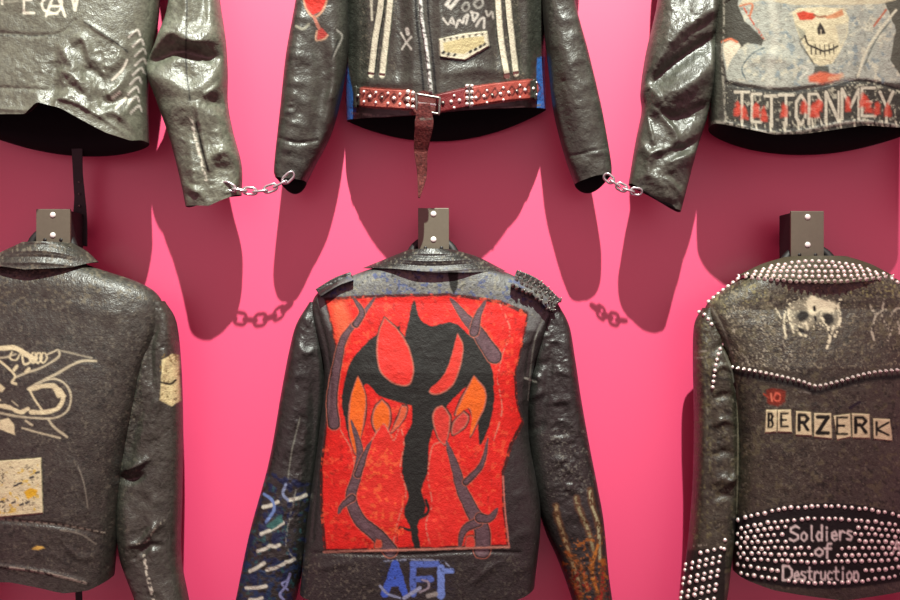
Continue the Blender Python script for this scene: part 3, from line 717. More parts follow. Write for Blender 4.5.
cv.stroke([(712, 122), (728, 123), (765, 132), (800, 131), (850, 122), (887, 124), (914, 132)], 3.4, (122, 120, 108), broken=.15, gloss=.1); cv.ridge([(712, 122), (728, 123), (765, 132), (800, 131), (850, 122), (887, 124), (914, 132)], 2, 2, 2.5, ends=0)
cv.stroke([(722, -60), (724, 20), (722, 60), (726, 122)], 2.2, (150, 148, 132), broken=.3); cv.ridge([(719, -60), (719, 60), (719, 122)], 3, 3, -4, ends=0); cv.ridge([(714, -60), (712, 60), (714, 122)], 3, 3, 4, ends=0)
for P, wa, a in (([(770, -60), (772, 0), (768, 60)], 8, 3), ([(786, -60), (784, 10), (790, 70)], 7, -3), ([(850, -40), (856, 30), (850, 76)], 8, 3), ([(746, 60), (770, 56), (800, 66)], 7, 2.5), ([(876, -60), (866, 10), (880, 70)], 7, -3)): cv.ridge(P, wa, wa, a)
# sleeve folds
cv.ridge([(652, 66), (668, 44), (690, 24), (716, 8)], 16, 7, 17, ends=.2); cv.ridge([(654, 84), (672, 66), (692, 50), (716, 36)], 6, 9, -18, ends=.2)
cv.ridge([(662, 100), (684, 88), (700, 76), (714, 64)], 9, 10, 17, ends=.3); cv.ridge([(656, 116), (680, 116), (708, 104)], 5, 11, -13, ends=.3)
cv.ridge([(640, 88), (650, 88), (656, 98), (652, 106)], 5, 4, 10); cv.ridge([(650, 108), (668, 122), (676, 138), (672, 150)], 3, 4, 8); cv.ridge([(646, 112), (650, 130), (654, 148)], 2.5, 2.5, 6)
cv.ridge([(634, 152), (642, 148), (650, 158)], 5, 5, 10); cv.ridge([(646, 174), (650, 156), (662, 150), (674, 150)], 4, 4, 9); cv.ridge([(664, 166), (678, 160), (696, 152)], 4, 10, 11); cv.ridge([(666, 152), (684, 148), (700, 138)], 4, 5, -10)
cv.ridge([(632, 180), (648, 176), (668, 190)], 5, 6, 6); cv.ridge([(662, 176), (676, 188), (684, 200)], 3, 3, 5); cv.ridge([(640, 192), (660, 204), (680, 206)], 5, 7, -9)
cv.ridge([(672, -60), (668, 0), (664, 40)], 8, 8, 6); cv.ridge([(694, -60), (690, -10), (684, 20)], 7, 7, -6)
cv.noise_relief([(630, -60), (716, -60), (708, 120), (684, 215), (628, 190)], 22, 4.0, 3)
body = Piece(J, 'body', [(778, -200), (690, -155), (706, -70), (714, 0), (713, 60), (712, 125)], [(858, -200), (944, -155), (930, -70), (922, 0), (921, 60), (920, 130)],
    dc=[.12, .12, .125, .13, .135, .135], t=[.03, .06, .065, .06, .056, .055], tb=[.03, .06, .08, .095, .105, .11], n=3.0, hem=[(-1, 0), (-.85, 5), (-.49, 13.5), (-.22, 12), (.05, 7.5), (.35, 2), (.68, 3), (1, 0)], hemback=19, hem_from=.8, lining_to=.3)
SL = [(694, -162), (666, -110), (660, -50), (658, 0), (646, 55), (641, 92), (642, 112), (635, 148), (629, 184)]
SR = [(706, -158), (712, -110), (718, -50), (720, 0), (716, 45), (712, 85), (706, 118), (696, 150), (680, 212)]
Piece(J, 'sleeve', SL, SR, dc=[.11, .11, .11, .11, .115, .12, .12, .12, .12], t=[.02, .045, .05, .05, .05, .05, .048, .045, .04], hem=[(-1, 0), (0, 5), (.6, 3), (1, 0)], hemback=-3, hem_from=.9, lining_to=.85)
Piece(J, 'sleeve', mirror(SR, 818), mirror(SL, 818), dc=.11, t=[.02, .045, .05, .05, .05, .05, .048, .045, .04], step=3, lining_to=.85)
Piece(J, 'collar', [(783, -212), (773, -198), (763, -184)], [(853, -212), (863, -198), (873, -184)], dc=.12, t=[.045, .055, .065], step=3, hem=[(-1, 0), (0, 8), (1, 0)], hem_from=0, lining_to=.3)

# ================================================================== lower left jacket (seen from the back)
cv = Canvas(-130, 225, 205, 720, (50, 51, 44), 44, mottle=0.4, relief=1.2, grain=0.32, alb=0.9)
J = Jacket('black leather jacket with a cream scrollwork emblem and a yellow-spattered cloth patch', 48, 250, cv)
reg = [(-80, 260), (160, 260), (125, 575), (-80, 575)]
cv.splat(reg, (104, 100, 86), .30, 4, 1, alpha=.5); cv.splat(reg, (28, 27, 25), .32, 6, 2, alpha=.6); cv.splat([(-60, 268), (120, 268), (150, 300), (-60, 320)], (112, 106, 86), .38, 5, 3, alpha=.5)
c1, c2 = (202, 194, 156), (172, 166, 138)
cv.stroke([(-60, 356), (-30, 350), (0, 348), (14, 348), (24, 353), (34, 359)], 5, c1, wob=.9); cv.stroke([(-30, 356), (0, 358), (16, 354)], 1.8, c2); cv.stroke([(12, 352), (10, 358), (16, 360), (20, 354)], 1.6, c1); cv.stroke([(22, 355), (24, 364), (30, 362), (30, 356)], 1.8, c1)
for x in (33, 38, 43): cv.stroke([(x, 353), (x - 3, 358), (x, 363), (x + 4, 358), (x + 2, 353)], 1.6, c1)
cv.stroke([(46, 355), (53, 352), (58, 350), (59, 356), (50, 363), (38, 369), (26, 373), (16, 377)], 2.0, c2); cv.stroke([(58, 350), (75, 354), (92, 358)], 1.6, (140, 136, 116))
cv.stroke([(96, 361), (82, 361), (70, 366), (58, 373), (46, 379), (36, 385), (28, 389)], 2.4, c2, wob=.4)
cv.stroke([(28, 389), (40, 382), (55, 379), (66, 385), (71, 397), (67, 411), (54, 418), (35, 418), (15, 416), (-6, 412), (-40, 408)], 2.0, c2)
cv.stroke([(30, 389), (45, 386), (55, 387), (63, 395), (58, 408), (44, 412), (31, 412)], 4.2, c1, wob=1.0); cv.stroke([(30, 391), (35, 400), (42, 410)], 1.8, c1)
cv.poly([(44, 384), (54, 383), (62, 390), (66, 396), (58, 398), (52, 388)], c1, wob=.6)
cv.stroke([(-40, 404), (-10, 405), (8, 407), (20, 412), (28, 409)], 4.0, c1, wob=.9); cv.poly([(0, 420), (8, 418), (14, 424), (15, 435), (6, 432), (-2, 428)], c1, wob=.7)
cv.stroke([(48, 419), (54, 427), (67, 437)], 2.2, c2); cv.stroke([(22, 428), (40, 433), (60, 438)], 1.8, c2); cv.stroke([(26, 421), (32, 425)], 2.5, c2)
cv.poly([(0, 384), (5, 388), (2, 392), (-4, 390)], c1); cv.stroke([(0, 361), (8, 368), (15, 376), (12, 382), (16, 384)], 2.2, c1); cv.stroke([(14, 370), (17, 366)], 3, c1); cv.stroke([(26, 372), (29, 369)], 3, c1)
cv.stroke([(12, 401), (18, 406)], 1.5, c2); cv.stroke([(-46, 380), (-20, 392), (0, 400)], 2, c1)
cv.poly([(-34, 463), (0, 461), (41, 458), (43, 513), (0, 517), (-32, 519)], (206, 200, 160), wob=.6, tex=.15, gloss=1)
pr = [(-30, 465), (38, 461), (40, 511), (-30, 516)]
cv.splat(pr, (196, 168, 60), .36, 8, 5, alpha=.8, gloss=1); cv.splat(pr, (80, 76, 66), .26, 5, 6, alpha=.8, gloss=1)
cv.poly([(24, 492), (30, 488), (38, 490), (36, 495), (28, 499)], (214, 172, 48), gloss=1)
for q in ((14, 486), (18, 484), (30, 478), (36, 473), (12, 503), (20, 505), (26, 503), (0, 502)): cv.stroke([q, (q[0] + 3, q[1] - 1)], 2.2, (70, 68, 66), gloss=1)
cv.poly([(32, 549), (37, 546), (42, 546), (45, 548), (38, 550)], (206, 172, 84), wob=.6)
yok = [(-70, 269), (0, 269), (60, 270), (96, 268)]
cv.ridge([(-60, 283), (20, 284), (100, 286), (150, 298)], 10, 14, 3.5, ends=.2); cv.ridge([(60, 300), (100, 312), (140, 308)], 12, 12, 4); cv.ridge([(100, 290), (120, 330), (110, 370)], 10, 12, 3)
cv.ridge([(-60, 519), (0, 521), (60, 526), (112, 538)], 2.2, 2.2, -2.8, ends=0)
for k in range(22): x = -50 + k * 7.2; y = 519 + max(0, x) * .09 + max(0, x - 60) * .1; cv.stroke([(x, y), (x + 3.5, y + .3)], 1.4, (140, 136, 120), gloss=.1)
cv.stroke([(60, 530), (80, 534), (96, 544)], 1.3, (112, 108, 96)); cv.stroke([(78, 466), (84, 484), (88, 508)], 1.2, (112, 108, 96)); cv.ridge([(78, 466), (84, 484), (88, 510)], 3, 3, 3)
cv.stroke([(-50, 564), (0, 567), (40, 572), (86, 583)], 2.6, (150, 146, 130), broken=.25, gloss=.1); cv.ridge([(-50, 564), (0, 566), (40, 571), (88, 582)], 2, 2, 2.8, ends=0)
cv.ridge([(98, 520), (106, 545), (100, 575)], 6, 6, 4); cv.ridge([(110, 470), (100, 505), (112, 530)], 6, 6, -4); cv.ridge([(66, 548), (84, 558), (100, 552)], 4, 4, 3)
cv.noise_relief([(-80, 290), (150, 300), (115, 580), (-80, 575)], 30, 1.6, 1)
cv.ridge([(152, 310), (140, 360), (126, 420), (118, 470)], 5, 5, 4)
# sleeve
cv.poly([(162, 360), (172, 354), (179, 356), (181, 400), (172, 406), (160, 400)], (196, 184, 138), wob=1.2, tex=.3); cv.splat([(160, 354), (181, 354), (181, 405), (160, 405)], (110, 92, 54), .35, 4, 8); cv.stroke([(160, 382), (170, 384), (176, 380)], 2, (36, 32, 26))
cv.ridge([(158, 318), (150, 350), (152, 385)], 4, 4, -8); cv.ridge([(168, 318), (166, 350), (158, 400), (150, 440)], 5, 5, 6); cv.ridge([(140, 400), (132, 440), (126, 470)], 6, 6, -8)
cv.ridge([(122, 470), (136, 466), (150, 458)], 6, 3, 9); cv.ridge([(118, 478), (132, 480), (146, 474)], 4, 4, -10); cv.ridge([(122, 500), (128, 530), (126, 560)], 8, 8, 8)
cv.ridge([(128, 545), (142, 542), (152, 530), (162, 522)], 3.5, 3.5, 7); cv.ridge([(138, 556), (150, 546), (164, 546)], 4, 4, -6); cv.ridge([(150, 480), (154, 520), (150, 600)], 7, 7, 5)
cv.stroke([(130, 544), (146, 542), (154, 530), (164, 520)], 1.6, (140, 138, 122), broken=.2, gloss=.1); cv.stroke([(144, 556), (148, 578), (154, 600)], 3.4, (170, 168, 152), broken=.2, gloss=.1)
cv.noise_relief([(120, 300), (186, 300), (190, 640), (120, 640)], 13, 3.2, 3)
body = Piece(J, 'body', [(16, 262), (-72, 298), (-60, 380), (-52, 480), (-52, 570)], [(80, 262), (160, 299), (142, 380), (122, 470), (112, 577)],
    dc=[.12, .12, .12, .125, .13], t=[.04, .055, .08, .085, .085], hem=[(-1, 0), (-.5, -2), (0, -4), (.3, 0), (.6, 6), (.85, 5), (1, 0)], hemback=8, hem_from=.6, lining_to=.4)
BL = [(154, 301), (147, 340), (133, 400), (122, 455), (118, 510), (122, 555), (136, 595), (150, 640), (160, 690)]
BR = [(164, 301), (175, 322), (180, 365), (182, 430), (181, 500), (180, 556), (187, 598), (196, 640), (202, 686)]
Piece(J, 'sleeve', BL, BR, dc=[.12, .105, .10, .095, .095, .10, .11, .11, .11], t=[.02, .04, .045, .048, .05, .05, .047, .045, .042], lining_to=.85)
Piece(J, 'sleeve', mirror(BR, 45), mirror(BL, 45), dc=.115, t=[.02, .04, .045, .048, .05, .05, .047, .045, .042], step=3, lining_to=.85)
cv.splat([(-30, 236), (110, 236), (110, 272), (-30, 272)], (112, 106, 90), .4, 5, 9, alpha=.6)
for k in range(4): cv.ridge([(-14, 248 + k * 5), (46, 245 + k * 6), (90, 256 + k * 4)], 1.6, 1.6, 2.2 if k % 2 else -2)
Piece(J, 'collar', [(24, 243), (8, 250), (-18, 263)], [(72, 243), (86, 251), (98, 262)], dc=.12, n=2.0, t=[.05, .056, .064], hem=[(-1, 0), (0, 8), (.7, 6), (1, 0)], hem_from=0, lining_to=.2)
plate(J, body, 'cloth_patch', [(-34, 463), (0, 461), (41, 458), (43, 513), (0, 517), (-32, 519)], .0025, label='cream cloth patch spattered with yellow')
ribbon(J, body, 'belt_tail', [(78, 574), (79, 600), (80, 640)], 7, thick=.004, depth=[.13, .12, .11], parent=J.root, mat=M_BLACK)

# ================================================================== lower middle jacket (seen from the back)
cv = Canvas(215, 225, 630, 720, (28, 29, 26), 55, mottle=0.45, relief=1.0, grain=0.3, alb=0.63)
J = Jacket('black leather jacket with a big red painted panel, one blue and one orange painted cuff', 432, 250, cv)
cv.poly([(318, 300), (348, 276), (390, 268), (450, 266), (512, 276), (556, 300), (540, 330), (330, 330)], (92, 94, 92), wob=1.5, soft=2, gloss=.4, tex=.3)
yr = [(322, 302), (348, 276), (450, 266), (512, 276), (550, 302), (535, 318), (330, 318)]
cv.splat(yr, (70, 84, 126), .42, 8, 1, alpha=.8); cv.splat(yr, (140, 138, 118), .36, 5, 2, alpha=.6); cv.splat(yr, (34, 34, 32), .28, 5, 3, alpha=.7)
cv.poly([(448, 272), (458, 272), (458, 284), (454, 296), (449, 284)], (26, 28, 24), wob=.6)
RED, ORG, MAU, BLK, LNE = (214, 32, 24), (228, 100, 24), (96, 72, 78), (30, 31, 28), (196, 112, 92)
panel = [(324, 298), (350, 296), (400, 294), (450, 293), (500, 300), (529, 312), (524, 340), (516, 372), (518, 404), (524, 424), (512, 446), (504, 474), (505, 512), (509, 547), (440, 549), (324, 552), (321, 520), (320, 470), (326, 420), (333, 380), (336, 350), (330, 322)]
cv.poly(panel, (66, 22, 18), soft=.8, wob=.8)
cv.poly([(x + (2.5 if x < 400 else -2.5), y + (3 if y < 400 else -3)) for x, y in panel], RED, wob=.8, tex=.16)
cv.splat(panel, (232, 84, 52), .36, 9, 4, alpha=.6); cv.splat(panel, (150, 22, 18), .28, 7, 5, alpha=.6)
cv.poly([(330, 304), (344, 300), (352, 322), (346, 345), (338, 340)], (222, 108, 70), alpha=.7, soft=4)
def shape(pts, col, line=BLK, edge=LNE, lw=2.2, smooth=True):
    """hand-painted lobe: dark outline, pale inner line, flat fill"""
    Q = list(pts)
    cv.poly(Q, line, smooth=smooth, wob=.6); c = np.mean(Q, 0)
    def shr(k): return [tuple(c + (np.array(p) - c) * max(0.2, 1 - k / max(np.hypot(*(np.array(p) - c)), 1))) for p in Q]
    if edge is not None: cv.poly(shr(lw * .6), edge, smooth=smooth, wob=.5, alpha=.8)
    cv.poly(shr(lw * 1.3), col, smooth=smooth, wob=.5, tex=.16)
# generic ornamental design: a dark curling stem with arching fronds, flame leaves and bare branches
cv.poly([(402, 350), (392, 362), (408, 384), (412, 420), (404, 440), (402, 470), (408, 496), (404, 512), (410, 528), (414, 548), (420, 548), (418, 524), (426, 508), (422, 490), (428, 470), (430, 440), (440, 416), (452, 400), (470, 380), (484, 352), (470, 336), (452, 322), (432, 326), (420, 318), (414, 300), (408, 322)], BLK, smooth=True, wob=1.0, tex=.3)
cv.poly([(400, 326), (372, 338), (350, 364), (342, 398), (346, 424), (352, 446), (356, 428), (360, 404), (366, 384), (380, 396), (398, 402), (414, 404), (414, 382), (398, 376)], BLK, smooth=True, wob=1.0, tex=.3)
cv.poly([(446, 330), (474, 338), (490, 362), (494, 394), (490, 424), (480, 446), (478, 424), (478, 400), (470, 386), (452, 398), (436, 402), (440, 380), (454, 370)], BLK, smooth=True, wob=1.0, tex=.3)
cv.stroke([(410, 530), (398, 528), (396, 540)], 3, BLK); cv.stroke([(416, 520), (428, 512), (426, 500)], 3, BLK)
shape([(384, 316), (398, 328), (410, 346), (415, 370), (410, 386), (396, 386), (380, 374), (375, 352), (378, 330)], (216, 46, 38))
shape([(458, 332), (464, 344), (462, 366), (452, 388), (436, 396), (428, 392), (440, 380), (450, 360)], (214, 54, 42))
shape([(358, 374), (366, 392), (367, 414), (362, 436), (356, 456), (349, 436), (347, 412), (351, 392)], ORG)
shape([(382, 398), (390, 406), (392, 420), (388, 432), (378, 436), (371, 424), (373, 408)], ORG)
shape([(402, 404), (408, 406), (407, 416), (398, 428), (390, 434), (396, 418)], (214, 92, 56))
shape([(474, 374), (486, 388), (487, 404), (478, 424), (470, 438), (472, 420), (466, 408), (454, 416), (460, 398)], ORG)
shape([(442, 404), (448, 410), (452, 420), (446, 446), (438, 440), (431, 420), (434, 408)], (206, 54, 44)); shape([(464, 410), (470, 416), (466, 428), (452, 436), (452, 422)], (200, 62, 54))
cv.poly([(372, 440), (384, 424), (392, 440), (400, 428), (404, 444), (400, 470), (406, 490), (402, 508), (398, 530), (392, 546), (362, 520), (358, 490), (366, 466)], (216, 44, 34), smooth=True, wob=1.0)
cv.poly([(432, 448), (440, 442), (452, 458), (458, 490), (466, 512), (456, 540), (430, 546), (426, 524), (432, 504), (428, 476)], (218, 40, 32), smooth=True, wob=1.0)
for Q in ([(372, 440), (378, 430), (384, 424), (390, 434), (394, 440), (400, 428), (404, 444), (400, 470), (406, 490), (402, 508), (396, 528), (393, 546)], [(430, 546), (426, 524), (432, 504), (428, 476), (432, 448), (440, 442)], [(336, 424), (344, 436), (352, 452), (354, 470), (346, 492)], [(500, 304), (510, 330), (502, 356), (498, 380), (502, 410), (494, 440)]): cv.stroke(Q, 1.6, (200, 120, 98), alpha=.85, wob=.5, broken=.1)
cv.splat([(360, 440), (404, 440), (404, 546), (362, 546)], (234, 96, 52), .36, 8, 7, alpha=.7); cv.splat([(430, 446), (466, 446), (466, 546), (430, 546)], (234, 76, 52), .36, 8, 8, alpha=.6)
for P, wd, tp in (([(334, 424), (332, 400), (337, 366), (344, 338), (360, 318), (376, 296)], 10, 1), ([(356, 324), (362, 312), (352, 296)], 6, 1), ([(390, 550), (378, 536), (360, 520), (351, 498), (357, 474), (360, 450), (351, 420)], 13, 1), ([(358, 474), (366, 452), (372, 440)], 6, 1), ([(352, 498), (342, 506), (338, 514)], 6, 1),
              ([(494, 356), (476, 330), (464, 316), (450, 298)], 14, 1), ([(474, 332), (478, 316), (486, 300)], 8, 1), ([(482, 550), (482, 530), (474, 514), (462, 490), (456, 470), (446, 440)], 15, 1), ([(466, 482), (482, 464), (488, 438)], 5, 1), ([(478, 522), (464, 530), (459, 549)], 8, 1), ([(480, 518), (490, 518), (498, 508)], 8, 1)):
    P = list(P)
    cv.stroke(P, wd + 3.4, LNE, wob=.6, taper=True, alpha=.75); cv.stroke(P, wd + 2.0, BLK, wob=.6, taper=True); cv.stroke(P, wd - .6, MAU, wob=.8, tex=.3, taper=True)
shape([(376, 538), (382, 540), (382, 548), (374, 548)], (200, 70, 50), lw=1.2); shape([(466, 536), (474, 536), (475, 548), (465, 548)], (206, 60, 48), lw=1.2)
cv.stroke(panel[13:16], 2, (190, 130, 112)); cv.stroke([(503, 476), (505, 510), (509, 546)], 1.4, (190, 110, 96))
# blue lettering on the hem
bl = (62, 92, 190)
cv.stroke([(382, 562), (396, 560), (440, 561), (452, 571)], 2, (130, 138, 158), broken=.2)
cv.text('A', 385, 564, 20, 30, 0, 7, bl, wob=1); cv.text('F', 413, 564, 24, 30, 0, 6, (84, 108, 186), wob=1); cv.text('I', 434, 568, 14, 28, 0, 7, (112, 138, 206), wob=1); cv.stroke([(440, 571), (452, 571)], 5, (112, 138, 206))
cv.splat([(380, 560), (455, 560), (455, 598), (380, 598)], (20, 24, 50), .32, 4, 9, alpha=.7); cv.stroke([(404, 598), (412, 593), (420, 588)], 3.4, (150, 158, 186)); cv.stroke([(422, 580), (428, 582), (428, 588), (420, 592)], 2, (150, 140, 150)); cv.stroke([(428, 596), (436, 594)], 4, (150, 146, 140)); cv.stroke([(380, 586), (388, 594), (400, 598)], 2, (140, 150, 180))
# cuffs
cl = [(262, 470), (312, 484), (300, 600), (230, 600)]
cv.splat(cl, (26, 34, 68), .55, 10, 10, alpha=.9); cv.splat(cl, (40, 80, 84), .30, 9, 11, alpha=.7); cv.splat([(300, 560), (236, 560), (222, 680), (270, 680)], (30, 50, 84), .5, 9, 12, alpha=.8)
wl = (206, 204, 188)
for a, b in (((263, 507), (278, 502)), ((289, 500), (306, 495)), ((261, 534), (283, 523)), ((258, 551), (270, 546)), ((272, 546), (279, 545)), ((250, 571), (264, 563)), ((267, 570), (284, 564)), ((286, 562), (294, 559)), ((246, 588), (266, 586)), ((250, 600), (262, 598)), ((240, 620), (262, 614)), ((238, 640), (256, 636))):
    cv.stroke([a, ((a[0] + b[0]) / 2, (a[1] + b[1]) / 2 + .8), b], 3.2, wl, wob=.5)
cv.stroke([(264, 494), (272, 500), (274, 510), (266, 522)], 2.6, (110, 136, 190)); cv.stroke([(286, 484), (283, 494), (288, 500)], 2.4, (130, 144, 176)); cv.stroke([(290, 574), (286, 586), (280, 594), (284, 600)], 2.2, (136, 140, 186)); cv.stroke([(288, 580), (282, 584), (288, 590)], 1.6, (136, 140, 186)); cv.poly([(266, 526), (282, 514), (283, 522), (272, 530)], (56, 104, 100), wob=1)
cv.stroke([(296, 490), (286, 540), (294, 560)], 1.4, (120, 120, 112), broken=.3)
for P, col in (([(556, 506), (558, 520), (564, 536), (570, 556), (578, 580), (582, 610)], (150, 128, 92)), ([(576, 498), (580, 512), (588, 530), (594, 552)], (140, 132, 98)), ([(590, 490), (592, 506), (598, 524), (600, 560)], (164, 158, 122)), ([(566, 552), (580, 566), (588, 590)], (166, 92, 44)), ([(598, 545), (592, 570), (600, 600)], (178, 110, 40)), ([(572, 580), (580, 600), (584, 640)], (140, 66, 34)), ([(604, 560), (602, 590), (598, 620)], (150, 44, 28))):
    cv.stroke(P, 6, (96, 60, 30), alpha=.7, wob=1.4, soft=1.2); cv.stroke(P, 3.2, col, wob=.9, broken=.1)
cv.splat([(558, 540), (606, 530), (616, 690), (576, 690)], (160, 92, 30), .36, 6, 13, alpha=.8); cv.splat([(562, 570), (608, 570), (616, 690), (576, 690)], (132, 30, 20), .36, 6, 14, alpha=.8)
# relief
cv.ridge([(315, 304), (327, 350), (330, 400), (318, 480), (312, 540)], 2.2, 2.2, -5, ends=0); cv.ridge([(546, 312), (530, 350), (526, 400), (530, 440)], 2, 2, -4, ends=0); cv.stroke([(548, 306), (534, 344), (528, 400)], 1.2, (100, 100, 92))
for y, a in ((340, 5), (368, -5), (396, 5), (430, -4)): cv.ridge([(520, y + 6), (532, y), (548, y - 6)], 5, 4, a)
cv.ridge([(524, 380), (534, 376), (542, 380)], 3, 5, 6); cv.stroke([(525, 378), (536, 382)], 1.6, (150, 152, 140))
for y in (500, 540, 574): cv.ridge([(512, y), (528, y - 8), (538, y - 4)], 6, 5, 3)
cv.ridge([(310, 553), (400, 555), (470, 552), (520, 553)], 2, 2, -2.2, ends=0); cv.ridge([(470, 586), (490, 568), (506, 560)], 4, 4, 2); cv.ridge([(300, 572), (330, 566), (356, 562)], 4, 4, 2)
cv.splat([(300, 553), (380, 553), (380, 600), (300, 600)], (96, 90, 78), .34, 4, 15, alpha=.6); cv.splat([(456, 553), (530, 553), (530, 600), (456, 600)], (80, 76, 66), .30, 4, 16, alpha=.6)
cv.ridge([(300, 330), (296, 400), (282, 470)], 8, 8, 5); cv.ridge([(314, 360), (312, 430), (304, 500)], 5, 5, -6); cv.ridge([(298, 344), (306, 352), (316, 350)], 4, 4, 5); cv.ridge([(294, 326), (302, 318), (312, 322)], 5, 5, 5)
for y in (356, 376, 410, 446, 480): cv.ridge([(284, y + 8), (298, y), (312, y + 3)], 5, 4, 1.8, ends=.8)
cv.stroke([(300, 418), (292, 450), (288, 478)], 1.0, (110, 110, 100))
for k, y in enumerate((345, 372, 398, 424, 440, 456, 470, 486)): cv.ridge([(542 + 5 * (k % 2), y + 6), (556, y - 4 + 4 * (k % 3)), (572 + k, y + 2 + 3 * (k % 2))], 4.5, 3, 1.6 + k % 3 * .8, ends=.8)
cv.ridge([(556, 330), (548, 380), (540, 430)], 5, 5, -6); cv.ridge([(568, 330), (572, 400), (584, 470)], 6, 6, 5)
cv.noise_relief([(270, 310), (320, 310), (305, 600), (235, 600)], 13, 3, 1); cv.noise_relief([(535, 310), (572, 310), (606, 600), (560, 600)], 11, 3, 2); cv.noise_relief([(320, 300), (530, 310), (510, 590), (310, 590)], 34, 1.6, 3)
cv.splat([(540, 430), (590, 430), (596, 490), (550, 500)], (120, 118, 106), .30, 3, 17, alpha=.5)
body = Piece(J, 'body', [(398, 262), (352, 276), (313, 302), (325, 370), (319, 440), (308, 520), (301, 590)], [(470, 262), (514, 276), (551, 304), (533, 370), (528, 430), (540, 510), (534, 584)],
    dc=[.12, .12, .12, .125, .125, .13, .13], t=[.045, .055, .06, .08, .085, .085, .085], step=.8, hem=[(-1, 0), (-.6, 6), (0, 12), (.6, 10), (.9, 4), (1, 0)], hemback=6, hem_from=.8, n=3.0, lining_to=.4)
CL = [(310, 302), (297, 324), (290, 350), (282, 392), (270, 460), (251, 530), (238, 592), (228, 640), (220, 685)]
CR = [(320, 302), (326, 340), (328, 380), (324, 420), (316, 480), (308, 540), (298, 590), (286, 640), (272, 690)]
Piece(J, 'sleeve', CL, CR, dc=[.12, .115, .115, .11, .11, .11, .11, .11, .11], t=[.02, .035, .042, .045, .048, .05, .048, .046, .042], lining_to=.85)
DL = [(546, 304), (534, 340), (527, 390), (527, 430), (534, 490), (545, 530), (558, 560), (571, 596), (584, 640), (594, 686)]
DR = [(558, 304), (569, 326), (575, 360), (581, 400), (589, 445), (597, 486), (603, 520), (609, 580), (618, 640), (622, 682)]
Piece(J, 'sleeve', DL, DR, dc=[.12, .115, .115, .11, .11, .11, .11, .11, .11, .11], t=[.02, .035, .042, .045, .048, .05, .048, .046, .045, .042], lining_to=.85)
cv.splat([(355, 245), (515, 245), (515, 285), (355, 285)], (118, 114, 98), .35, 4, 18, alpha=.6)
for k in range(5): cv.ridge([(368 + k * 4, 270 - k * 4), (432, 276 - k * 5), (506 - k * 6, 270 - k * 4)], 1.4, 1.4, 2.4 if k % 2 else -2.2, ends=.2)
Piece(J, 'collar', [(408, 250), (388, 258), (363, 268)], [(454, 250), (478, 257), (506, 271)], dc=.12, n=2.0, t=[.052, .060, .068], hem=[(-1, 0), (-.5, 1), (0, 4), (.5, 3), (1, 0)], hem_from=0, lining_to=.2)
ep = ribbon(J, body, 'epaulette', [(352, 276), (336, 282), (318, 293)], 9, thick=.007, off=.012); ep2 = ribbon(J, body, 'epaulette', [(514, 277), (534, 286), (556, 306)], 16, thick=.008, off=.010, label='shoulder strap set with dark spikes')
r2 = np.random.default_rng(3)
for i, (x, y) in enumerate(along([(520, 278), (540, 288), (560, 306)], 5.2)):
    for k in range(4):
        ox, oy = r2.uniform(-1.5, 1.5, 2)
        n = np.array((0.35 + .04 * i + r2.uniform(-.25, .25), -.55 - k * .12, .9 - k * .25 + r2.uniform(-.1, .1))); n /= np.linalg.norm(n)
        stud(J, body, x + ox - k * 2.2, y + oy + k * 3.4 - 3, 2.3, 'cone', ep2, M_DARKSTUD, n, lift=.016)
flush_studs(J, 'spike')

# ================================================================== lower right jacket (seen from the back)
cv = Canvas(655, 225, 985, 720, (50, 50, 38), 66, mottle=0.45, relief=1.0, grain=0.3, alb=0.9)
J = Jacket('black leather jacket covered in metal studs with pale letter patches across its back', 815, 258, cv)
reg = [(690, 270), (940, 270), (905, 590), (720, 590)]
cv.splat(reg, (92, 88, 66), .40, 9, 1, alpha=.6); cv.splat(reg, (24, 23, 20), .34, 7, 2, alpha=.6); cv.splat([(700, 280), (905, 275), (905, 370), (730, 366)], (136, 130, 106), .32, 3, 3, alpha=.7); cv.splat(reg, (112, 108, 92), .24, 3, 4, alpha=.7)
cv.splat([(725, 300), (780, 320), (800, 372), (728, 364)], (176, 172, 150), .30, 3, 5, alpha=.7)
cv.splat([(706, 290), (760, 280), (770, 300), (716, 316)], (140, 134, 90), .38, 4, 6, alpha=.6); cv.splat([(850, 280), (905, 280), (905, 300), (850, 296)], (150, 146, 96), .38, 4, 7, alpha=.6)
sk = (208, 204, 172)
cv.poly([(788, 312), (792, 303), (802, 300), (810, 297), (820, 298), (832, 301), (839, 308), (839, 322), (833, 331), (826, 324), (816, 322), (808, 328), (798, 330), (790, 322)], (150, 147, 124), alpha=.6, wob=2.6, soft=1.6, smooth=True)
cv.poly([(806, 304), (812, 295), (820, 299), (830, 301), (835, 306), (830, 313), (820, 311), (813, 316), (808, 311)], sk, wob=1.8, soft=1.0, smooth=True); cv.splat([(786, 298), (842, 298), (842, 330), (786, 330)], sk, .42, 3, 12, alpha=.9)
cv.poly([(796, 315), (800, 310), (807, 312), (808, 319), (801, 322), (797, 320)], (32, 31, 26), wob=1.6, soft=1.2, smooth=True); cv.poly([(821, 317), (826, 313), (833, 316), (833, 323), (827, 326), (822, 323)], (32, 31, 26), wob=1.6, soft=1.2, smooth=True); cv.stroke([(814, 307), (814.5, 310)], 3.2, (30, 28, 24)); cv.stroke([(815, 317), (815.5, 320)], 3.0, (26, 24, 22)); cv.stroke([(798, 329), (803, 331)], 3.5, (30, 28, 24))
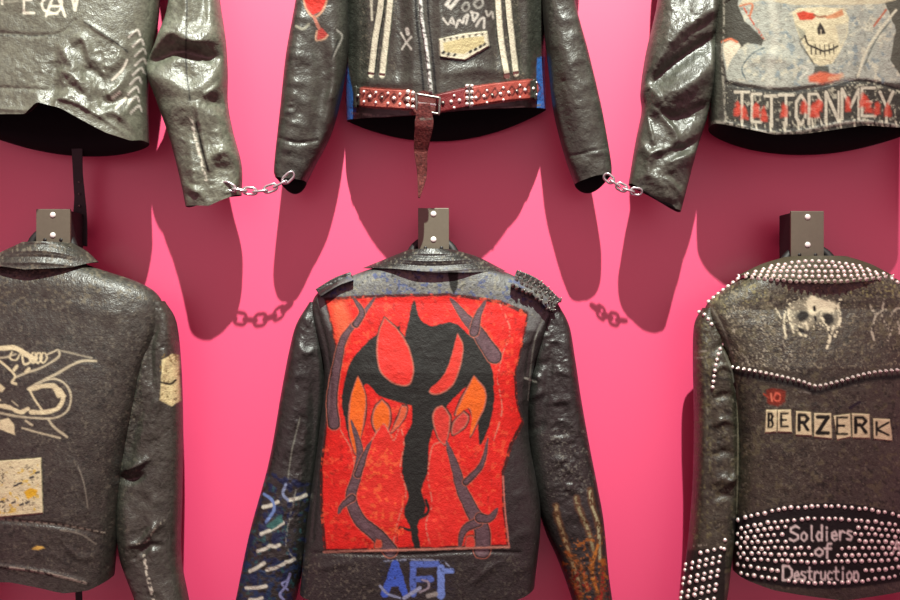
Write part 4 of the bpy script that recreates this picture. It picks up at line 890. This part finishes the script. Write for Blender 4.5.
for P, wd in (([(790, 304), (789, 315), (792, 326), (794, 332)], 2.8), ([(785, 312), (784, 325), (786, 338)], 2.2), ([(776, 309), (781, 318)], 1.8), ([(838, 306), (840, 318), (837, 330), (835, 336)], 3), ([(822, 318), (828, 330), (830, 338), (827, 348)], 2.8), ([(794, 326), (800, 334), (806, 336)], 2.4), ([(806, 322), (808, 330)], 2.2), ([(834, 326), (829, 340)], 2)): cv.stroke(P, wd, sk, wob=.8, broken=.1)
for P in ([(870, 305), (876, 314), (886, 310)], [(876, 314), (872, 330), (874, 340)], [(884, 300), (882, 318), (890, 330)], [(890, 316), (898, 308), (906, 312)], [(892, 330), (888, 340)], [(898, 322), (900, 334)]): cv.stroke(P, 2.2, (172, 168, 146), wob=.9, broken=.25)
cv.poly([(766, 390), (776, 388), (786, 391), (786, 402), (778, 407), (767, 403)], (110, 40, 26), wob=1.4, soft=1); cv.stroke([(771, 394), (772, 401)], 2, (200, 110, 84)); cv.stroke([(776, 393), (774, 399), (779, 401), (780, 395), (776, 393)], 2, (196, 92, 70)); cv.stroke([(764, 394), (769, 398)], 1.6, (150, 60, 40))
cv.stroke([(797, 394), (803, 392), (810, 393)], 1.6, (120, 118, 108), broken=.2); cv.stroke([(814, 393), (826, 392)], 1.6, (110, 108, 98), broken=.3); cv.stroke([(850, 408), (856, 404), (860, 402)], 3, (30, 22, 34))
cards = [('B', [(766, 410), (777, 409.5), (776.5, 432), (765, 433)]), ('E', [(777.5, 410), (791, 409.5), (792, 432.5), (777.5, 432)]), ('R', [(796, 411), (811, 412), (812, 436), (795.5, 435)]), ('Z', [(814, 413), (831, 413.5), (832, 439), (814, 437)]), ('E', [(833.5, 416), (850, 413.5), (851, 437), (837, 440)]), ('R', [(852, 413.5), (869.5, 414), (870, 438.5), (852.5, 438)]), ('K', [(873, 418.5), (890, 419), (892.5, 441), (873.5, 439)])]
for ch, q in cards:
    cv.poly(q, (206, 198, 158), wob=.4, soft=.4, gloss=1, tex=.1)
    x0 = min(p[0] for p in q) + 3.6; x1 = max(p[0] for p in q) - 4; y0 = min(p[1] for p in q) + 4; y1 = max(p[1] for p in q) - 6
    th = {'Z': 4.2, 'R': 3.4, 'K': 2.6}.get(ch, 2.4)
    cv.text(ch, x0, y0, x1 - x0, y1 - y0, 0, th, (28, 27, 22), wob=.4, gloss=1)
cv.stroke([(732, 372), (765, 379), (800, 386), (818, 392), (840, 386), (870, 379), (920, 376)], 5, (20, 19, 17), wob=1.0, soft=1.4)  # shadow beneath the yoke row of spikes, painted into the leather colour
def base_y(x): return 506 + ((x - 825) / 87.0) ** 2 * 14
def bot_y(x): return 583 - ((x - 825) / 87.0) ** 2 * 11
bp_ = [(x, base_y(x) - 3) for x in range(732, 921, 9)] + [(x, bot_y(x) + 6) for x in range(920, 731, -9)]
cv.poly(bp_, (24, 23, 22), wob=.3)
boxes = [(788, 523, 852, 544), (813, 543, 835, 558), (780, 565, 858, 580)]
st_ = (225, 222, 212)
cv.text('S', 790, 526, 9, 15, 0, 2.2, st_); cv.text('oldiers', 801, 526, 6, 15, 7.6, 1.8, st_, dy=-.2); cv.text('of', 815, 543, 8, 13, 9, 2.0, st_)
cv.text('D', 783, 566, 9, 14, 0, 2.2, st_); cv.text('estruction', 794, 566, 5.4, 14, 6.6, 1.7, st_); cv.text('A', 893, 541, 8, 12, 0, 1.8, st_)
cv.ridge([(737, 352), (736, 400), (738, 460), (737, 510)], 2, 2, -3, ends=0); cv.stroke([(737, 384), (738, 440), (737, 512)], 1.0, (120, 116, 96))
for k, y in enumerate((345, 366, 395, 420, 452, 478, 495)): cv.ridge([(712, y + 6), (724, y), (736, y + 4)], 4, 4, 5 if k % 2 else -5)
cv.ridge([(722, 486), (734, 478), (738, 470)], 3, 4, 6); cv.ridge([(714, 310), (724, 330), (730, 362)], 3, 3, -6); cv.stroke([(712, 308), (724, 330), (734, 364)], 1.6, (104, 102, 90)); cv.stroke([(724, 352), (732, 372), (736, 392)], 2, (96, 94, 84)); cv.ridge([(700, 330), (704, 400), (700, 480)], 6, 6, 4); cv.ridge([(708, 360), (712, 430), (708, 500)], 4, 4, -5)
cv.noise_relief([(694, 300), (736, 330), (736, 520), (690, 560)], 12, 3, 1); cv.noise_relief([(735, 290), (920, 290), (915, 520), (738, 520)], 30, 1.8, 2)
cv.splat([(693, 320), (712, 320), (712, 540), (690, 540)], (104, 100, 70), .40, 5, 8, alpha=.6)
for y in (352, 358, 546, 554): cv.stroke([(694, y), (706, y - 1)], 2, (130, 126, 112), broken=.2)
cv.poly([(684, 550), (726, 548), (724, 610), (680, 612)], (34, 32, 28), wob=1)
body = Piece(J, 'body', [(776, 270), (742, 279), (706, 310), (728, 365), (737, 440), (735, 518), (735, 572)], [(854, 270), (892, 279), (928, 308), (910, 365), (905, 440), (914, 518), (915, 572)],
    dc=[.12, .12, .12, .125, .125, .13, .13], t=[.05, .06, .06, .08, .085, .085, .085], hem=[(-1, 0), (-.7, 7), (0, 15), (.7, 7), (1, 0)], hemback=4, hem_from=.8, n=3.0, lining_to=.4)
EL = [(703, 308), (695, 326), (694, 365), (695, 420), (694, 480), (690, 535), (685, 575), (680, 620), (676, 670)]
ER = [(713, 308), (725, 340), (734, 380), (738, 430), (738, 480), (733, 530), (728, 575), (722, 620), (716, 670)]
sleeve_br = Piece(J, "sleeve", EL, ER, dc=[.12, .115, .115, .11, .11, .11, .11, .11, .11], t=[.02, .035, .042, .045, .048, .05, .048, .046, .042], lining_to=.85)

Piece(J, 'sleeve', mirror(ER, 819), mirror(EL, 819), dc=.115, t=[.02, .035, .042, .045, .048, .05, .048, .046, .042], step=2.5, lining_to=.85)
cv.poly([(735, 252), (900, 252), (900, 288), (735, 288)], (70, 66, 50), wob=1)
col_ = Piece(J, 'collar', [(785, 257), (762, 264), (739, 275)], [(845, 257), (868, 264), (892, 276)], dc=.12, n=2.1, t=[.056, .064, .072], hem=[(-1, 0), (-.5, 6), (0, 9), (.5, 6), (1, 0)], hem_from=0, lining_to=.2)
for ch, q in cards: plate(J, body, 'letter_patch', q, .002, label='cream letter patch')
for k in range(5):                                        # collar rows
    hw = 44 + k * 8; yc = 261 + k * 5.2; ye = 266.5 + k * 2.6
    n_ = int(hw * 2 / 6.3)
    for i in range(n_ + 1):
        s_ = -1 + 2 * i / n_; stud(J, col_, 815.5 + hw * s_, yc + (ye - yc) * abs(s_) ** 1.6 + r2.uniform(-.5, .5), 2.15 + r2.uniform(-.2, .2), 'cone' if k == 4 else 'dome', col_.o)
for x, y in along([(738, 279), (722, 291), (707, 303)], 6.2): stud(J, body, x, y, 2.3)
for x, y in along([(892, 279), (908, 289), (922, 300)], 6.2): stud(J, body, x, y, 2.3)
for x, y in along([(733, 367), (765, 373), (800, 381), (817, 386), (840, 381), (870, 373), (908, 369)], 5.6): stud(J, body, x, y, 2.1, 'cone')
fr_ = [0, .165, .26, .355, .45, .545, .635, .725, .86, 1.0]
for k, f_ in enumerate(fr_):
    y_at = lambda x: base_y(x) * (1 - f_) + bot_y(x) * f_
    for x in np.arange(738 + (k % 2) * 3.2, 914, 6.7):
        y = y_at(x) + r2.uniform(-.7, .7)
        if any(a - 1 < x < c + 1 and b < y < d_ for a, b, c, d_ in boxes): continue
        stud(J, body, min(x + r2.uniform(-.8, .8), 912), y, 2.35 + r2.uniform(-.3, .25))
for pts, p_ in (([(699, 312), (706, 316), (714, 328)], 6), ([(723, 344), (719, 352), (715, 370), (712, 392)], 5.6)):
    for x, y in along(pts, p_): stud(J, sleeve_br, x, y, 2.1)
for k in range(8):
    for i in range(6):
        x = 687 + i * 6.8 - k * 1.0; y = 556 + k * 7 - i * 1.6 + (k % 2) * 1.5
        if k == 0 and i < 2: continue
        stud(J, sleeve_br, x, y, 2.3 + r2.uniform(-.3, .2))
for y in (540, 549): stud(J, sleeve_br, 725 + (y - 540) * -.1, y, 2.2)
flush_studs(J)

# ================================================================== brackets and hangers of the lower row
def hung(x0, x1, y0, y1, blabel, hlabel, hx, tilt=0):
    org = W((x0 + x1) / 2, y1, 0.12)
    r = empty('wall_bracket', (org[0], 0.0, org[2])); tag(r, blabel, 'bracket', 'wall brackets above the lower jackets'); O = tuple(r.location)
    a, b = W(x0, y1, .125), W(x1, y0, .125)
    v, f = box_mesh(a[0], b[0], -.125, -.118, a[2] - .03, b[2], .0012); mesh_obj('front_plate', v, f, M_BRACKET, r, O, smooth=False)
    v, f = box_mesh(a[0] + .001, b[0] - .001, -.1185, -.055, a[2] - .03, b[2] - .003, .001); mesh_obj('side_box', v, f, M_BRACKETSIDE, r, O, smooth=False)
    xm = (a[0] + b[0]) / 2; zm = (a[2] + b[2]) / 2
    v, f = box_mesh(xm - .012, xm + .012, -.056, 0.0, zm - .012, zm + .012, .001); mesh_obj('wall_arm', v, f, M_BRACKETSIDE, r, O, smooth=False)
    cx = (x0 + x1) / 2
    for (sx, sy, rad, m, nm_) in ((cx, y0 + 6, .0055, M_SCREW, 'screw'), (cx, y0 + 6 + (y1 - y0) * .58, .0055, M_SCREW, 'screw'), (cx - 8, y1 - 4, .0035, M_HOLE, 'lower_screw'), (cx + 8, y1 - 4, .0035, M_HOLE, 'lower_screw')):
        p = W(sx, sy, .1245); vv, ff = lathe([(1, 0), (1, .25), (.7, .45)], 14)
        Mx = np.array(Matrix.Translation(p) @ Matrix.Rotation(math.pi / 2, 4, 'X') @ Matrix.Scale(rad, 4))
        so = mesh_obj(nm_, vv @ Mx[:3, :3].T + Mx[:3, 3], ff, m, r, O)
    h = empty('coat_hanger', W(hx, y1 + 2, .11)); tag(h, hlabel, 'hanger', 'black coat hangers in the lower jackets'); O = tuple(h.location)
    path = catmull([W(hx - 92, 312, .115), W(hx - 60, 290, .115), W(hx - 30, 268, .112), W(hx - 17, y1 - 6, .105), W(hx, y1 - 14, .100), W(hx + 17, y1 - 6, .105), W(hx + 30, 268, .112), W(hx + 60, 290, .115), W(hx + 92, 312, .115)], 10)
    rad = np.interp(np.abs(np.linspace(-1, 1, len(path))), [0, .2, 1], [.006, .008, .015])
    v, f = tube_mesh(path, rad, 10); mesh_obj('shoulder_bar', v, f, M_BRACKETSIDE, h, O)
    p0 = np.array(W(hx, y1 - 14, .100)); v, f = tube_mesh([p0, p0 + [0, 0, .02], p0 + [0, .016, .03], p0 + [0, .03, .022]], .0025); mesh_obj('hook', v, f, M_STEEL, h, O)
hung(36, 70, 209, 244, 'grey metal bracket with two white screws beside the hanging black strap', 'black hanger inside the jacket with the scrollwork emblem', 52)
hung(418, 449, 208, 252, 'grey metal bracket with two white screws above the jacket with the red panel', 'black hanger inside the jacket with the red painted panel', 433)
hung(791, 824, 211, 259, 'grey metal bracket with two white screws above the studded collar', 'black hanger inside the studded jacket', 808)

# ================================================================== chains joining the cuffs of the upper jackets
def chain(label, pts, n, d=.125):
    P = catmull(pts, 20); L = np.r_[0, np.cumsum(np.hypot(*np.diff(P, axis=0).T))]
    r = empty('chain', W(*P[len(P) // 2], d)); tag(r, label, 'chain', 'steel chains joining the cuffs of the upper jackets'); O = tuple(r.location)
    pitch = L[-1] / n; base = None
    for i in range(n):
        t = (i + .5) * pitch; c = np.array([np.interp(t, L, P[:, k]) for k in (0, 1)]); e = np.array([np.interp(min(t + 2, L[-1]), L, P[:, k]) for k in (0, 1)]); s_ = np.array([np.interp(max(t - 2, 0), L, P[:, k]) for k in (0, 1)])
        if base is None:
            k = (CD - d) / F; hl, hw = pitch * .5 * k, 3.6 * k
            path = [(hl * math.cos(a) + (.0035 if math.cos(a) > 0 else -.0035), hw * math.sin(a), 0) for a in np.linspace(0, 2 * math.pi, 22, endpoint=False)]
            v, f = tube_mesh(path, .0023, 8, True)
            base = bpy.data.meshes.new('link'); base.from_pydata(v.tolist(), [], f); base.update(); base.polygons.foreach_set('use_smooth', np.ones(len(base.polygons), bool)); base.materials.append(M_STEEL)
        o = bpy.data.objects.new('link', base); COL.objects.link(o); o.parent = r
        T = (Vector(W(*e, d)) - Vector(W(*s_, d))).normalized(); up = Vector((0, 1, 0)); B = T.cross(up).normalized()
        M = Matrix((T, B, T.cross(B))).transposed().to_4x4() @ Matrix.Rotation(math.radians(25 + 75 * (i % 2)), 4, 'X')
        o.matrix_local = Matrix.Translation(Vector(W(*c, d)) - Vector(O)) @ M
chain('steel chain from the crumpled left cuff to the sleeve with the red painted shape', [(225, 184), (236, 189), (260, 191), (280, 184), (292, 174)], 7, .155)
chain('steel chain hanging between the belted jacket and the creased cuff at right', [(606, 176), (616, 184), (628, 190), (640, 192)], 5, .155)
